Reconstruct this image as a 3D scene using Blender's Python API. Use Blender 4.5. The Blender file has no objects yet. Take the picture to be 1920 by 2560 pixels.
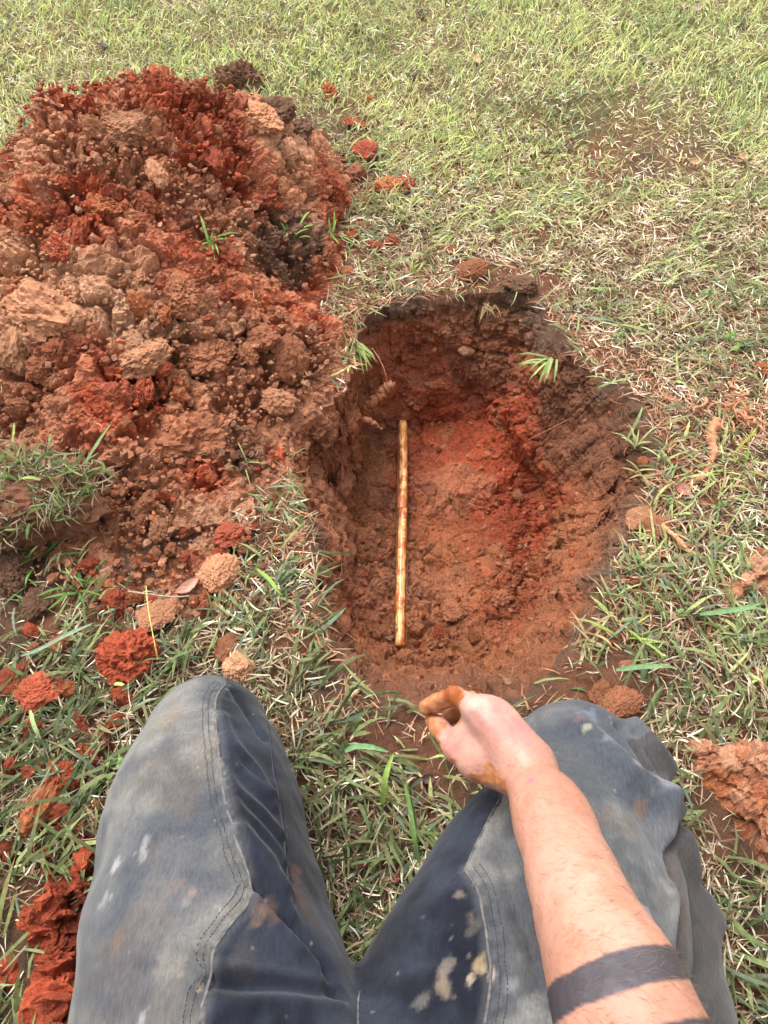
import bpy, math, random
import numpy as np
from mathutils import Vector, Matrix, noise as mnoise

random.seed(7); RNG = np.random.default_rng(11)
SC = bpy.context.scene
COL = SC.collection

# ------------------------------------------------------------------ camera
CAM_H = 1.05; DEP = 55.0
cam_d = bpy.data.cameras.new('camera'); cam = bpy.data.objects.new('camera', cam_d); COL.objects.link(cam)
cam.location = (0, 0, CAM_H); cam.rotation_euler = (math.radians(90 - DEP), 0, 0)
cam_d.sensor_fit = 'VERTICAL'; cam_d.angle = math.radians(67); cam_d.clip_start = 0.02; cam_d.clip_end = 400
SC.camera = cam
# ------------------------------------------------------------------ light
W = bpy.data.worlds.new('World'); SC.world = W; W.use_nodes = True
nt = W.node_tree; nt.nodes.clear()
sky = nt.nodes.new('ShaderNodeTexSky'); sky.sky_type = 'NISHITA'; sky.sun_disc = False
SUN_EL, SUN_AZ = math.radians(62), math.radians(-35)      # azimuth measured from +Y towards +X
sky.sun_elevation = SUN_EL; sky.sun_rotation = SUN_AZ; sky.dust_density = 4.0; sky.air_density = 1.0
hs = nt.nodes.new('ShaderNodeHueSaturation'); hs.inputs['Saturation'].default_value = 0.07   # cloud cover: nearly white
bg = nt.nodes.new('ShaderNodeBackground'); bg.inputs['Strength'].default_value = 0.15
wo = nt.nodes.new('ShaderNodeOutputWorld')
nt.links.new(sky.outputs[0], hs.inputs['Color']); nt.links.new(hs.outputs[0], bg.inputs['Color']); nt.links.new(bg.outputs[0], wo.inputs[0])
sd = bpy.data.lights.new('sun', 'SUN'); sun = bpy.data.objects.new('sun', sd); COL.objects.link(sun)
sd.energy = .95; sd.angle = math.radians(32); sd.color = (1.0, 0.955, 0.89)
sdir = Vector((math.sin(SUN_AZ) * math.cos(SUN_EL), math.cos(SUN_AZ) * math.cos(SUN_EL), math.sin(SUN_EL)))
sun.rotation_euler = sdir.to_track_quat('Z', 'Y').to_euler(); sun.location = (0, 0, 5)
SC.view_settings.view_transform = 'Standard'; SC.view_settings.look = 'None'
SC.view_settings.exposure = 1.38; SC.view_settings.gamma = 1.0; SC.view_settings.use_curve_mapping = False
SC.render.engine = 'CYCLES'; SC.cycles.max_bounces = 5; SC.cycles.diffuse_bounces = 3; SC.cycles.use_denoising = True

# ------------------------------------------------------------------ geometry of the view, used only to measure real positions
F = 1280 / math.tan(math.radians(33.5)); ca, sa = math.cos(math.radians(90 - DEP)), math.sin(math.radians(90 - DEP))
def ray(px, py):
    x, y = (px - 960) / F, (1280 - py) / F
    return np.array([x, y * ca + sa, y * sa - ca])
def P(px, py, z=0.0):
    d = ray(px, py); t = (z - CAM_H) / d[2]
    return np.array([d[0] * t, d[1] * t, z])
def proj(V):
    x, y, z = V[..., 0], V[..., 1], V[..., 2] - CAM_H
    dep = y * sa - z * ca; up = y * ca + z * sa
    return 960 + F * x / dep, 1280 - F * up / dep, dep

# ------------------------------------------------------------------ noise
def _hash(ix, iy, iz, s):
    h = (ix.astype(np.int64) * 374761393 + iy.astype(np.int64) * 668265263 + iz.astype(np.int64) * 2147483647 + s * 974634777) & 0xffffffff
    h = ((h ^ (h >> 13)) * 1274126177) & 0xffffffff
    h = ((h ^ (h >> 16)) * 2246822519) & 0xffffffff
    return (h ^ (h >> 15)) & 0xffffffff
def vnoise(p, s=0):
    """smooth gradient-like noise in -1..1"""
    i = np.floor(p); f = p - i; i = i.astype(np.int64); u = f * f * f * (f * (f * 6 - 15) + 10)
    out = 0
    for dx in (0, 1):
        wx = u[:, 0] if dx else 1 - u[:, 0]
        for dy in (0, 1):
            wy = u[:, 1] if dy else 1 - u[:, 1]
            for dz in (0, 1):
                wz = u[:, 2] if dz else 1 - u[:, 2]
                h = _hash(i[:, 0] + dx, i[:, 1] + dy, i[:, 2] + dz, s)
                gx = ((h & 1023) / 511.5 - 1); gy = (((h >> 10) & 1023) / 511.5 - 1); gz_ = (((h >> 20) & 1023) / 511.5 - 1)
                out = out + wx * wy * wz * (gx * (f[:, 0] - dx) + gy * (f[:, 1] - dy) + gz_ * (f[:, 2] - dz))
    return out * 1.5
def fbm(p, scale, octv=4, s=0, gain=0.5, lac=2.1):
    a = 1; r = 0; q = p * scale
    for k in range(octv):
        r = r + a * vnoise(q + 17.3 * k, s + k); a *= gain; q = q * lac
    return r
def worley(p, scale, s=0):
    """F1, F2 and the random value of the nearest cell"""
    q = p * scale; i = np.floor(q).astype(np.int64); f1 = np.full(len(p), 9.0); f2 = np.full(len(p), 9.0); idv = np.zeros(len(p))
    for dx in (-1, 0, 1):
        for dy in (-1, 0, 1):
            for dz in (-1, 0, 1):
                c = i + np.array([dx, dy, dz]); h = _hash(c[:, 0], c[:, 1], c[:, 2], s)
                jx = (h & 1023) / 1023; jy = ((h >> 10) & 1023) / 1023; jz = ((h >> 20) & 1023) / 1023
                d = (c[:, 0] + jx - q[:, 0]) ** 2 + (c[:, 1] + jy - q[:, 1]) ** 2 + (c[:, 2] + jz - q[:, 2]) ** 2
                nr = d < f1
                f2 = np.where(nr, f1, np.minimum(f2, d)); f1 = np.where(nr, d, f1); idv = np.where(nr, (h % 997) / 997, idv)
    return np.sqrt(f1), np.sqrt(f2), idv
def sst(a, b, x):
    t = np.clip((x - a) / (b - a), 0, 1); return t * t * (3 - 2 * t)
def mix(a, b, t):
    t = np.asarray(t)[..., None]; return np.asarray(a) * (1 - t) + np.asarray(b) * t
def srgb(r, g, b):
    c = np.array([r, g, b]) / 255.0
    return np.where(c <= .04045, c / 12.92, ((c + .055) / 1.055) ** 2.4)
def in_poly(x, y, poly):
    ins = np.zeros(np.shape(x), bool); n = len(poly)
    for k in range(n):
        x0, y0 = poly[k][:2]; x1, y1 = poly[(k + 1) % n][:2]
        c = (y0 > y) != (y1 > y)
        ins ^= c & (x < (x1 - x0) * (y - y0) / (y1 - y0 + 1e-12) + x0)
    return ins
def seg_dist(Pn, A, B):
    ab = B - A; t = np.clip(((Pn - A) @ ab) / (ab @ ab + 1e-12), 0, 1)
    return np.linalg.norm(Pn - A - t[:, None] * ab, axis=1)
def poly_dist(Pn, pts, closed=False):
    d = np.full(len(Pn), 1e9); n = len(pts)
    for k in range(n if closed else n - 1):
        d = np.minimum(d, seg_dist(Pn, np.array(pts[k]), np.array(pts[(k + 1) % n])))
    return d

# ------------------------------------------------------------------ mesh helpers
def mesh_np(name, V, quads=None, tris=None, col=None, smooth=True, extra=None):
    me = bpy.data.meshes.new(name)
    nq = 0 if quads is None else len(quads); nt_ = 0 if tris is None else len(tris)
    me.vertices.add(len(V)); me.vertices.foreach_set('co', np.ascontiguousarray(V, np.float32).ravel())
    me.loops.add(nq * 4 + nt_ * 3)
    li = np.concatenate([np.asarray(quads).ravel() if nq else np.zeros(0), np.asarray(tris).ravel() if nt_ else np.zeros(0)]).astype(np.int32)
    me.loops.foreach_set('vertex_index', li); me.polygons.add(nq + nt_)
    st = np.concatenate([np.arange(nq) * 4, nq * 4 + np.arange(nt_) * 3]).astype(np.int32)
    me.polygons.foreach_set('loop_start', st)
    me.polygons.foreach_set('use_smooth', np.full(nq + nt_, smooth))
    me.update(calc_edges=True)
    if col is not None:
        a = me.color_attributes.new('Col', 'FLOAT_COLOR', 'POINT')
        c4 = np.ones((len(V), 4), np.float32); c4[:, :3] = np.clip(col, 0, 1)
        a.data.foreach_set('color', c4.ravel())
    for k, v in (extra or {}).items():
        a = me.attributes.new(k, 'FLOAT', 'POINT'); a.data.foreach_set('value', np.asarray(v, np.float32))
    return me
def link(name, me, m=None, parent=None, loc=None):
    o = bpy.data.objects.new(name, me); COL.objects.link(o)
    if m is not None and me is not None and not me.materials: me.materials.append(m)
    if parent is not None: o.parent = parent
    if loc is not None: o.location = loc
    return o
def tag(o, label=None, cat=None, group=None, kind=None):
    for k, v in (('label', label), ('category', cat), ('group', group), ('kind', kind)):
        if v: o[k] = v
    return o
def normals(V, quads):
    a, b, c, d = (V[quads[:, k]] for k in range(4)); n = np.cross(c - a, d - b); N = np.zeros_like(V)
    for k in range(4): 
        for j in range(3): N[:, j] += np.bincount(quads[:, k], n[:, j], len(V))
    return N / (np.linalg.norm(N, axis=1, keepdims=True) + 1e-12)
def grid_quads(nu, nv, wrap=False):
    i = np.arange(nu - 1)[:, None]; j = np.arange(nv if wrap else nv - 1)[None, :]; j2 = (j + 1) % nv
    return np.stack([i * nv + j, (i + 1) * nv + j, (i + 1) * nv + j2, i * nv + j2], -1).reshape(-1, 4)

# ------------------------------------------------------------------ materials
def mat(name):
    m = bpy.data.materials.new(name); m.use_nodes = True; n = m.node_tree; n.nodes.clear()
    out = n.nodes.new('ShaderNodeOutputMaterial'); b = n.nodes.new('ShaderNodeBsdfPrincipled'); n.links.new(b.outputs[0], out.inputs[0])
    return m, n, b, out
def nz(n, scale, detail=4, rough=0.6, coord='Object', dist=0.0):
    tc = n.nodes.new('ShaderNodeTexCoord'); t = n.nodes.new('ShaderNodeTexNoise')
    t.inputs['Scale'].default_value = scale; t.inputs['Detail'].default_value = detail; t.inputs['Roughness'].default_value = rough
    t.inputs['Distortion'].default_value = dist
    n.links.new(tc.outputs[coord], t.inputs['Vector']); return t
def mrange(n, src, a, b, c, d):
    r = n.nodes.new('ShaderNodeMapRange'); n.links.new(src, r.inputs[0])
    for k, v in zip((1, 2, 3, 4), (a, b, c, d)): r.inputs[k].default_value = v
    return r.outputs[0]
def vmul(n, A, fac):
    v = n.nodes.new('ShaderNodeVectorMath'); v.operation = 'SCALE'; n.links.new(A, v.inputs[0]); n.links.new(fac, v.inputs['Scale']); return v.outputs[0]
def bump(n, b, pairs):
    prev = None
    for src, dist, st in pairs:
        bp = n.nodes.new('ShaderNodeBump'); bp.inputs['Distance'].default_value = dist; bp.inputs['Strength'].default_value = st
        n.links.new(src, bp.inputs['Height'])
        if prev: n.links.new(prev, bp.inputs['Normal'])
        prev = bp.outputs[0]
    n.links.new(prev, b.inputs['Normal'])
def soil_mat(name, src='Col', rough=0.95, wet=False, bumpy=1.0, ns=1.0):
    m, n, b, out = mat(name)
    if src == 'Col':
        a = n.nodes.new('ShaderNodeVertexColor'); a.layer_name = 'Col'; c = a.outputs[0]
    else:
        a = n.nodes.new('ShaderNodeObjectInfo'); c = a.outputs['Color']
    n1 = nz(n, 95 * ns, 6, 0.75); n2 = nz(n, 380 * ns, 4, 0.75)
    f1 = mrange(n, n1.outputs[0], 0.3, 0.7, 0.68, 1.32); f2 = mrange(n, n2.outputs[0], 0.3, 0.7, 0.78, 1.22)
    c2 = vmul(n, vmul(n, c, f1), f2); n.links.new(c2, b.inputs['Base Color'])
    b.inputs['Roughness'].default_value = rough; b.inputs['Specular IOR Level'].default_value = 0.25
    if wet:
        w = nz(n, 26, 4, 0.65); at = n.nodes.new('ShaderNodeAttribute'); at.attribute_name = 'wet'
        mm = n.nodes.new('ShaderNodeMath'); mm.operation = 'MULTIPLY'; n.links.new(mrange(n, w.outputs[0], 0.42, 0.62, 0.0, 1.0), mm.inputs[0]); n.links.new(at.outputs['Fac'], mm.inputs[1])
        n.links.new(mrange(n, mm.outputs[0], 0, 1, 0.92, 0.30), b.inputs['Roughness'])
        n.links.new(mrange(n, mm.outputs[0], 0, 1, 0.2, 0.6), b.inputs['Specular IOR Level'])
    bump(n, b, [(n1.outputs[0], 0.0065 * bumpy, .8), (n2.outputs[0], 0.0028 * bumpy, .8)])
    return m
M_SOIL = soil_mat('soil'); M_PIT = soil_mat('pit_clay', wet=True); M_CLOD = soil_mat('clod_soil', src='Obj', ns=.032, bumpy=.55)
def grass_mat(name, trans):
    m, n, b, out = mat(name)
    a = n.nodes.new('ShaderNodeVertexColor'); a.layer_name = 'Col'
    t = nz(n, 160, 2, 0.5); c = vmul(n, a.outputs[0], mrange(n, t.outputs[0], 0.3, 0.7, 0.8, 1.2))
    n.links.new(c, b.inputs['Base Color']); b.inputs['Roughness'].default_value = 0.7; b.inputs['Specular IOR Level'].default_value = 0.22
    tr = n.nodes.new('ShaderNodeBsdfTranslucent'); n.links.new(c, tr.inputs[0])
    mx = n.nodes.new('ShaderNodeMixShader'); mx.inputs[0].default_value = trans
    n.links.new(b.outputs[0], mx.inputs[1]); n.links.new(tr.outputs[0], mx.inputs[2]); n.links.new(mx.outputs[0], out.inputs[0])
    return m
M_GRASS = grass_mat('grass', 0.30); M_STRAW = grass_mat('straw', 0.15)

# palette (albedo, linear)
RED = np.array([.52, .100, .042]); DRED = np.array([.34, .070, .031]); ORANGE = np.array([.62, .215, .095]); BROWN = np.array([.41, .172, .092])
TAN = np.array([.73, .37, .215]); PALE = np.array([.84, .48, .29]); DARK = np.array([.140, .078, .050]); PITB = np.array([.36, .132, .058])

# ------------------------------------------------------------------ ground, pit outline
RIM_PX = [(905, 800), (950, 768), (1040, 748), (1130, 752), (1210, 738), (1295, 738), (1360, 785), (1395, 850), (1440, 915), (1540, 970), (1604, 1030),
          (1640, 1105), (1628, 1195), (1588, 1280), (1552, 1385), (1518, 1468), (1470, 1540), (1425, 1605), (1385, 1680), (1305, 1735), (1180, 1762),
          (1100, 1775), (1015, 1768), (925, 1728), (868, 1668), (822, 1585), (800, 1492), (802, 1390), (785, 1300), (748, 1210), (722, 1140), (745, 1070), (830, 1010), (872, 960), (890, 880)]
RIM = np.array([P(a, b)[:2] for a, b in RIM_PX])
FLOOR_PX = [(935, 1085), (990, 1065), (1080, 1055), (1170, 1062), (1235, 1095), (1285, 1155), (1310, 1220), (1335, 1290), (1325, 1400), (1300, 1510),
            (1250, 1625), (1160, 1672), (1060, 1675), (975, 1650), (920, 1590), (890, 1480), (880, 1380), (880, 1270), (890, 1150)]
FLOOR = np.array([P(a, b, -.27)[:2] for a, b in FLOOR_PX])
CEN = np.array([.075, .90])
def polar_r(poly, th):
    out = np.zeros(len(th)); n = len(poly)
    dx, dy = np.cos(th), np.sin(th)
    for k in range(n):
        a = poly[k] - CEN; b = poly[(k + 1) % n] - CEN; e = b - a
        den = dx * e[1] - dy * e[0]
        t = (a[0] * e[1] - a[1] * e[0]) / (den + 1e-12); u = (a[0] * dy - a[1] * dx) / (den + 1e-12)
        ok = (t > 0) & (u >= -1e-6) & (u <= 1 + 1e-6)
        out = np.where(ok, np.maximum(out, t), out)
    return out
def smooth_loop(r, k):
    w = np.hanning(2 * k + 1); w /= w.sum(); return np.convolve(np.concatenate([r[-k:], r, r[:k]]), w, 'valid')
NTH = 800; TH = np.linspace(0, 2 * np.pi, NTH, endpoint=False)
R1 = smooth_loop(polar_r(RIM, TH), 9); R0 = smooth_loop(polar_r(FLOOR, TH), 16)
cir = np.stack([np.cos(TH) * 3, np.sin(TH) * 3, np.zeros(NTH)], 1)
R1 = R1 + .010 * fbm(cir, 3.2, 4, 5, .65); R0 = np.minimum(R0, R1 - .02)
def rim_at(th): return np.interp(np.mod(th, 2 * np.pi), np.append(TH, 2 * np.pi), np.append(R1, R1[0]))
def pit_s(x, y):
    """distance outside the rim (negative inside)"""
    dx, dy = x - CEN[0], y - CEN[1]; return np.hypot(dx, dy) - rim_at(np.arctan2(dy, dx))
def gz(x, y):
    p = np.stack([x, y, 0 * x], -1).reshape(-1, 3)
    return (.012 * fbm(p, 1.6, 3, 40)).reshape(np.shape(x))

# ------------------------------------------------------------------ the spoil mound: height function
RIDGE = [(-420, 380), (-200, 352), (0, 336), (69, 300), (87, 266), (127, 226), (208, 206), (289, 208), (347, 220), (400, 197), (440, 214), (532, 225), (610, 225), (680, 275)]
back = []
for (a, b), z_, of in zip(RIDGE, [.16, .16, .17, .22, .27] + [.29] * 7 + [.25, .16], [.03, .03, .04, .10, .16] + [.24] * 7 + [.18, .10]):
    q = P(a, b, z_); back.append((q[0], q[1] + of))
front = [(775, 340), (850, 420), (890, 510), (860, 620), (815, 700), (800, 760), (862, 840), (868, 905), (850, 990), (760, 1060), (735, 1140), (690, 1200),
         (640, 1230), (612, 1310), (600, 1400), (560, 1490), (480, 1540), (380, 1560), (290, 1520), (240, 1420), (120, 1400), (-100, 1380), (-420, 1340)]
MP = np.array(back + [tuple(P(a, b)[:2]) for a, b in front])
def mound_h(x, y):
    sh = np.shape(x); x = np.ravel(x); y = np.ravel(y); pt = np.stack([x, y], 1)
    d = np.full(len(x), 1e9); n = len(MP)
    for k in range(n): d = np.minimum(d, seg_dist(pt, MP[k], MP[(k + 1) % n]))
    ins = in_poly(x, y, MP); d = np.where(ins, d, -d)
    pn = np.stack([x, y, 0 * x], 1); d = d + .030 * fbm(pn, 7, 3, 8)
    Hm = np.interp(y, [.55, .70, .85, 1.0, 1.15, 1.40, 1.8], [.045, .06, .10, .165, .235, .34, .36])
    Hm = Hm * np.interp(x, [-1.6, -1.0, -.5, -.15, .1], [.9, 1.12, 1.04, .8, .6])
    h = Hm * np.sin(np.pi / 2 * np.clip(d / .36, 0, 1)) + np.minimum(d, 0) * .8
    lump = fbm(pn, 4.2, 3, 15); cr_ = sst(1.05, 1.30, y); h = h * (1 + cr_ * np.interp(x, [-1.1, -.80, -.73, -.67, -.61, -.54, -.45, -.2], [-.34, -.34, -.28, -.18, .02, .03, .0, .04])); lump = lump * (1 - .7 * cr_)
    h = h + np.clip(d / .15, 0, 1) * (.030 * lump * np.clip(Hm / .25, .25, 1.1))
    ps = pit_s(x, y); h = h - .10 * sst(.012, -.012, ps); h = np.where(ps < .06, np.minimum(h, .004 + .5 * np.maximum(ps, 0)), h) if True else h
    return h.reshape(sh)
def surf_z(x, y):
    return np.maximum(gz(x, y), mound_h(x, y))
def hit(px, py, top=.45):
    """point where the sight line to a measured feature meets ground or mound"""
    d = ray(px, py); zs = np.linspace(top, -.02, 160); t = (zs - CAM_H) / d[2]
    X, Y = d[0] * t, d[1] * t; s = surf_z(X, Y); k = np.argmax(zs <= s) if (zs <= s).any() else len(zs) - 1
    return np.array([X[k], Y[k], s[k]])

def blobs(V, base, lst, s=0, wob=.35):
    """colour patches of soil of a different kind; each has a 3D centre, a radius and a ragged edge"""
    c = np.broadcast_to(base, (len(V), 3)).copy() if np.ndim(base) == 1 else base.copy()
    nzv = fbm(V, 14, 4, 60 + s, .6)
    for q, r, colr, st in lst:
        d = np.linalg.norm((V - q), axis=1) / r + wob * nzv * 1.6
        c = mix(c, colr, sst(1.15, .75, d) * st)
    return c
def crumb_disp(V, k=1.0, s=0, fine=True):
    wv = np.stack([vnoise(V * 22, s + 3), vnoise(V * 22, s + 4), vnoise(V * 22, s + 5)], 1)
    Q = V + wv * .012
    f1, f2, i1 = worley(Q, 15, s); a = (1 - np.clip(f1, 0, 1) ** 1.5) * .018 + (i1 - .5) * .020 - .014 * sst(.16, .0, f2 - f1)
    f1, f2, i2 = worley(Q, 42, s + 1); b = np.sqrt(np.clip(1 - f1, 0, 1)) * .012 + (i2 - .5) * .010 - .007 * sst(.22, .0, f2 - f1)
    c = .012 * fbm(V, 34, 4, s + 6, .72)
    d = 0
    if fine:
        f1, f2, i3 = worley(Q + 3, 105, s + 2); d = np.sqrt(np.clip(1 - f1, 0, 1)) * .007 + (i3 - .5) * .008 + .0035 * vnoise(V * 210, s + 9)
    return k * (a + b + c + d - .02), i1, i2

# --- pit
NF, NW = 110, 130
rows = []; tt = []
for k in range(NF):
    u = k / NF; rows.append((R0 * (.0005 + .9995 * u), np.zeros(NTH), u)); tt.append(0)
for k in range(NW + 1):
    s_ = k / NW
    g = s_ ** 1.0; zf = s_
    rows.append((R0 + (R1 - R0) * g, np.full(NTH, zf), 1.0))
RR = np.array([r[0] for r in rows]); ZF = np.array([r[1] for r in rows])
X = CEN[0] + RR * np.cos(TH); Y = CEN[1] + RR * np.sin(TH)
depth = .27 - .05 * sst(.10, .30, X) * sst(.75, 1.15, Y) - .02 * sst(.62, .45, Y)
# walls bulge: right side is a gentler double slope, a ledge on the far wall
zf = ZF + .12 * np.sin(np.pi * ZF) * sst(.15, .35, X) + .03 * np.sin(np.pi * ZF)
Z = -depth * (1 - zf) + gz(X, Y) * ZF
V = np.stack([X, Y, Z], -1).reshape(-1, 3)
V[:NTH, :2] = CEN + (V[:NTH, :2] - CEN)
qd = grid_quads(len(rows), NTH, True)
N = normals(V, qd); N *= np.sign(N[:, 2:3] + 1e-9)
zr = ZF.ravel()
dsp, i1, i2 = crumb_disp(V, .5, 70)
groove = fbm(V * np.array([1, .16, 1]) , 42, 3, 91, .55)           # fore and aft scrape marks of the shovel
left = sst(.02, -.10, V[:, 0] ) * .6 + .25; dsp = dsp * (1 + .7 * sst(.60, .48, V[:, 1]))
amp = np.clip((1 - zr) * 8, 0, 1)
crumbly = sst(-.25, .25, fbm(V, 5, 3, 33))
dd = dsp * (.35 + .65 * crumbly) + groove * .012 * left + .018 * fbm(V, 9, 3, 77)
V = V + N * (dd * np.maximum(amp, .0))[:, None]
PIPE_A, PIPE_B = P(1007, 1058, -.246), P(1003, 1618, -.258)
dl = seg_dist(V[:, :2], PIPE_A[:2], PIPE_B[:2]); tz = np.interp(V[:, 1], [PIPE_B[1], PIPE_A[1]], [PIPE_B[2], PIPE_A[2]])
inb = (V[:, 1] > PIPE_B[1] - .01) & (V[:, 1] < PIPE_A[1] + .01)
gn = 1 + .9 * fbm(V, 14, 4, 66, .6); inb = sst(-.03, .01, V[:, 1] - PIPE_B[1]) * sst(.03, -.01, V[:, 1] - PIPE_A[1]); wgt = inb * sst(.085, .008, dl * gn)
goal = tz - .003 + .35 * np.maximum(dl * gn - .006, 0) + .004 * fbm(V, 60, 3, 67); V[:, 2] = np.where(wgt > 0, V[:, 2] * (1 - wgt) + wgt * np.minimum(V[:, 2], goal) , V[:, 2]); V[:, 2] = np.where((inb > .5) & (dl < .012), np.maximum(V[:, 2], tz - .009), V[:, 2])
base = mix(PITB, BROWN * 1.05, sst(-.2, .5, fbm(V, 3.2, 3, 22)))
Z0 = V[:, 2]
base = mix(base, BROWN * np.array([1.0, .86, .78]) * 1.0, sst(-.16, -.05, Z0))
spoilside = sst(.02, -.10, V[:, 0]) * sst(.72, .82, V[:, 1]) * sst(1.22, 1.14, V[:, 1])
base = mix(base, DARK * 1.35, sst(-.065, -.015, Z0 + .03 * fbm(V, 6, 3, 23)) * (1 - .95 * spoilside) * (.55 + .45 * sst(.45, .8, V[:, 1])))
pb = [(P(1240, 1200, -.25), .22, DRED * 1.25, .5), (P(1270, 1130, -.22), .13, DRED * 1.1, .8), (P(1290, 1300, -.25), .12, DRED * 1.05, .75), (P(1180, 1080, -.22), .12, RED * .85, .6), (P(1080, 1010, -.2), .12, DRED, .5),
      (P(1300, 1500, -.22), .10, DRED, .5), (P(930, 1500, -.2), .12, ORANGE * .7, .45), (P(1130, 1230, -.27), .07, BROWN * 1.3, .6), (P(1130, 1400, -.27), .1, ORANGE * .75, .45),
      (P(1480, 1350, -.1), .1, ORANGE * .62, .6), (P(1100, 1740, -.05), .16, BROWN * .62, .85), (P(1330, 1690, -.04), .1, BROWN * .6, .8), (P(900, 1640, -.05), .08, BROWN * .6, .7), (P(870, 1250, -.15), .1, BROWN * 1.1, .6), (P(1430, 1080, -.1), .10, BROWN * .62, .8), (P(1510, 1120, -.04), .09, BROWN * .5, .8), (P(1440, 960, -.04), .08, BROWN * .5, .8), (P(1560, 1250, -.03), .08, BROWN * .55, .7), (P(1180, 850, -.08), .12, BROWN * .62, .6), (P(860, 1130, -.06), .08, BROWN * .8, .7),
      (P(1350, 1600, -.08), .1, ORANGE * .65, .5), (P(1010, 900, -.1), .1, DRED * 1.1, .4)]
cpit = blobs(V, base, pb, 2) * (.82 + .36 * i2)[:, None]
wet = sst(.14, .0, np.abs(V[:, 0] - (-.01))) * sst(-.10, -.2, Z0) * .9 + .15
me = mesh_np('pit', V, quads=qd, col=cpit, extra={'wet': wet}, smooth=False)
pit = tag(link('dug_pit', me, M_PIT), kind='structure')
rim_z = V.reshape(len(rows), NTH, 3)[-1]
# --- ground around it
NG = 120; gr = []
for k in range(NG):
    u = k / (NG - 1); off = .004 * k * .9 + 60 * u ** 9 + 1.6 * u ** 3
    gr.append(off)
gr = np.array(gr)[:, None]
RR = R1[None] + gr
X = CEN[0] + RR * np.cos(TH); Y = CEN[1] + RR * np.sin(TH)
Vg = np.stack([X, Y, gz(X, Y)], -1).reshape(-1, 3)
Vg[:NTH] = rim_z
gd = np.repeat(gr.ravel(), NTH)
fl = np.clip(gd / .02, 0, 1) * np.clip((4 - gd), 0, 1)
Vg[:, 2] += fl * (.006 * fbm(Vg, 26, 3, 3) )
soilc = mix(BROWN * .55, DARK * 1.0, sst(-.3, .4, fbm(Vg, 5, 4, 12)))
soilc = mix(soilc, DARK * 1.3, sst(.02, .0, gd))
soilc = mix(soilc, BROWN * 1.05, sst(.02, -.10, Vg[:, 0]) * sst(.72, .82, Vg[:, 1]) * sst(1.22, 1.14, Vg[:, 1]) * sst(.2, .1, gd))
thn = fbm(Vg, 40, 3, 14); soilc = mix(soilc, mix(np.array([.20, .15, .085]), np.array([.13, .15, .05]), sst(-.3, .3, fbm(Vg, 3, 4, 16) + .4 * thn)), sst(.5, 1.0, gd) * .8)
soilc = mix(soilc, np.array([.17, .20, .07]), sst(1.6, 3.5, gd))
gq = grid_quads(NG, NTH, True)
ground = tag(link('ground', mesh_np('ground', Vg, quads=gq, col=soilc), M_SOIL), kind='structure')

# ------------------------------------------------------------------ mound mesh
gx = np.arange(-1.50, .02, .0024); gy = np.arange(.52, 1.90, .0024)
GX, GY = np.meshgrid(gx, gy, indexing='ij'); H = mound_h(GX, GY)
keep = (H > -.012) & (pit_s(GX.ravel(), GY.ravel()).reshape(GX.shape) > -.004)
Vm = np.stack([GX, GY, H], -1).reshape(-1, 3); mq = grid_quads(len(gx), len(gy)); kf = keep.ravel()
mq = mq[kf[mq].all(1)]
used = np.zeros(len(Vm), bool); used[mq.ravel()] = True; rem = np.cumsum(used) - 1; Vm = Vm[used]; mq = rem[mq]
Nm = normals(Vm, mq); Nm *= np.sign(Nm[:, 2:3] + 1e-9)
hh = Vm[:, 2]
big = np.abs(fbm(Vm, 7.5, 3, 120, .55)); 
wbig, _, ib = worley(Vm + .03 * np.stack([vnoise(Vm * 9, 1), vnoise(Vm * 9, 2), vnoise(Vm * 9, 3)], 1), 6.5, 130)
amp = np.clip((hh + .012) / .05, .15, 1) * (.15 + .85 * sst(.0, .06, pit_s(Vm[:, 0], Vm[:, 1])))
dsp, i1, i2 = crumb_disp(Vm, 1.0, 100)
smoothclod = sst(.55, .75, ib)                                       # some faces were cut smooth by the shovel
dd = dsp * (1 - .6 * smoothclod) * .95 + (.036 * (1 - wbig) - .018 + .034 * (ib - .5)) - .05 * sst(.16, .0, big) * .5
side = np.stack([vnoise(Vm * 30, 201), vnoise(Vm * 30, 202), 0 * hh], 1) * .006 + np.stack([vnoise(Vm * 170, 203), vnoise(Vm * 170, 204), vnoise(Vm * 170, 205)], 1) * .0030
Vm = Vm + Nm * (dd * amp)[:, None] + side * amp[:, None]
f = fbm(Vm, 3.5, 4, 50, .6); f2 = fbm(Vm, 9, 4, 51, .6)
base = mix(np.broadcast_to(BROWN * 1.1, Vm.shape), DRED * 1.25, sst(-.25, .25, f)); base = mix(base, TAN * .8, sst(.05, .5, f2) * .55)
base = mix(base, TAN * .95, smoothclod * .45); base = mix(base, RED * .9, sst(.7, .95, i1) * .5)
mb = []
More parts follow.
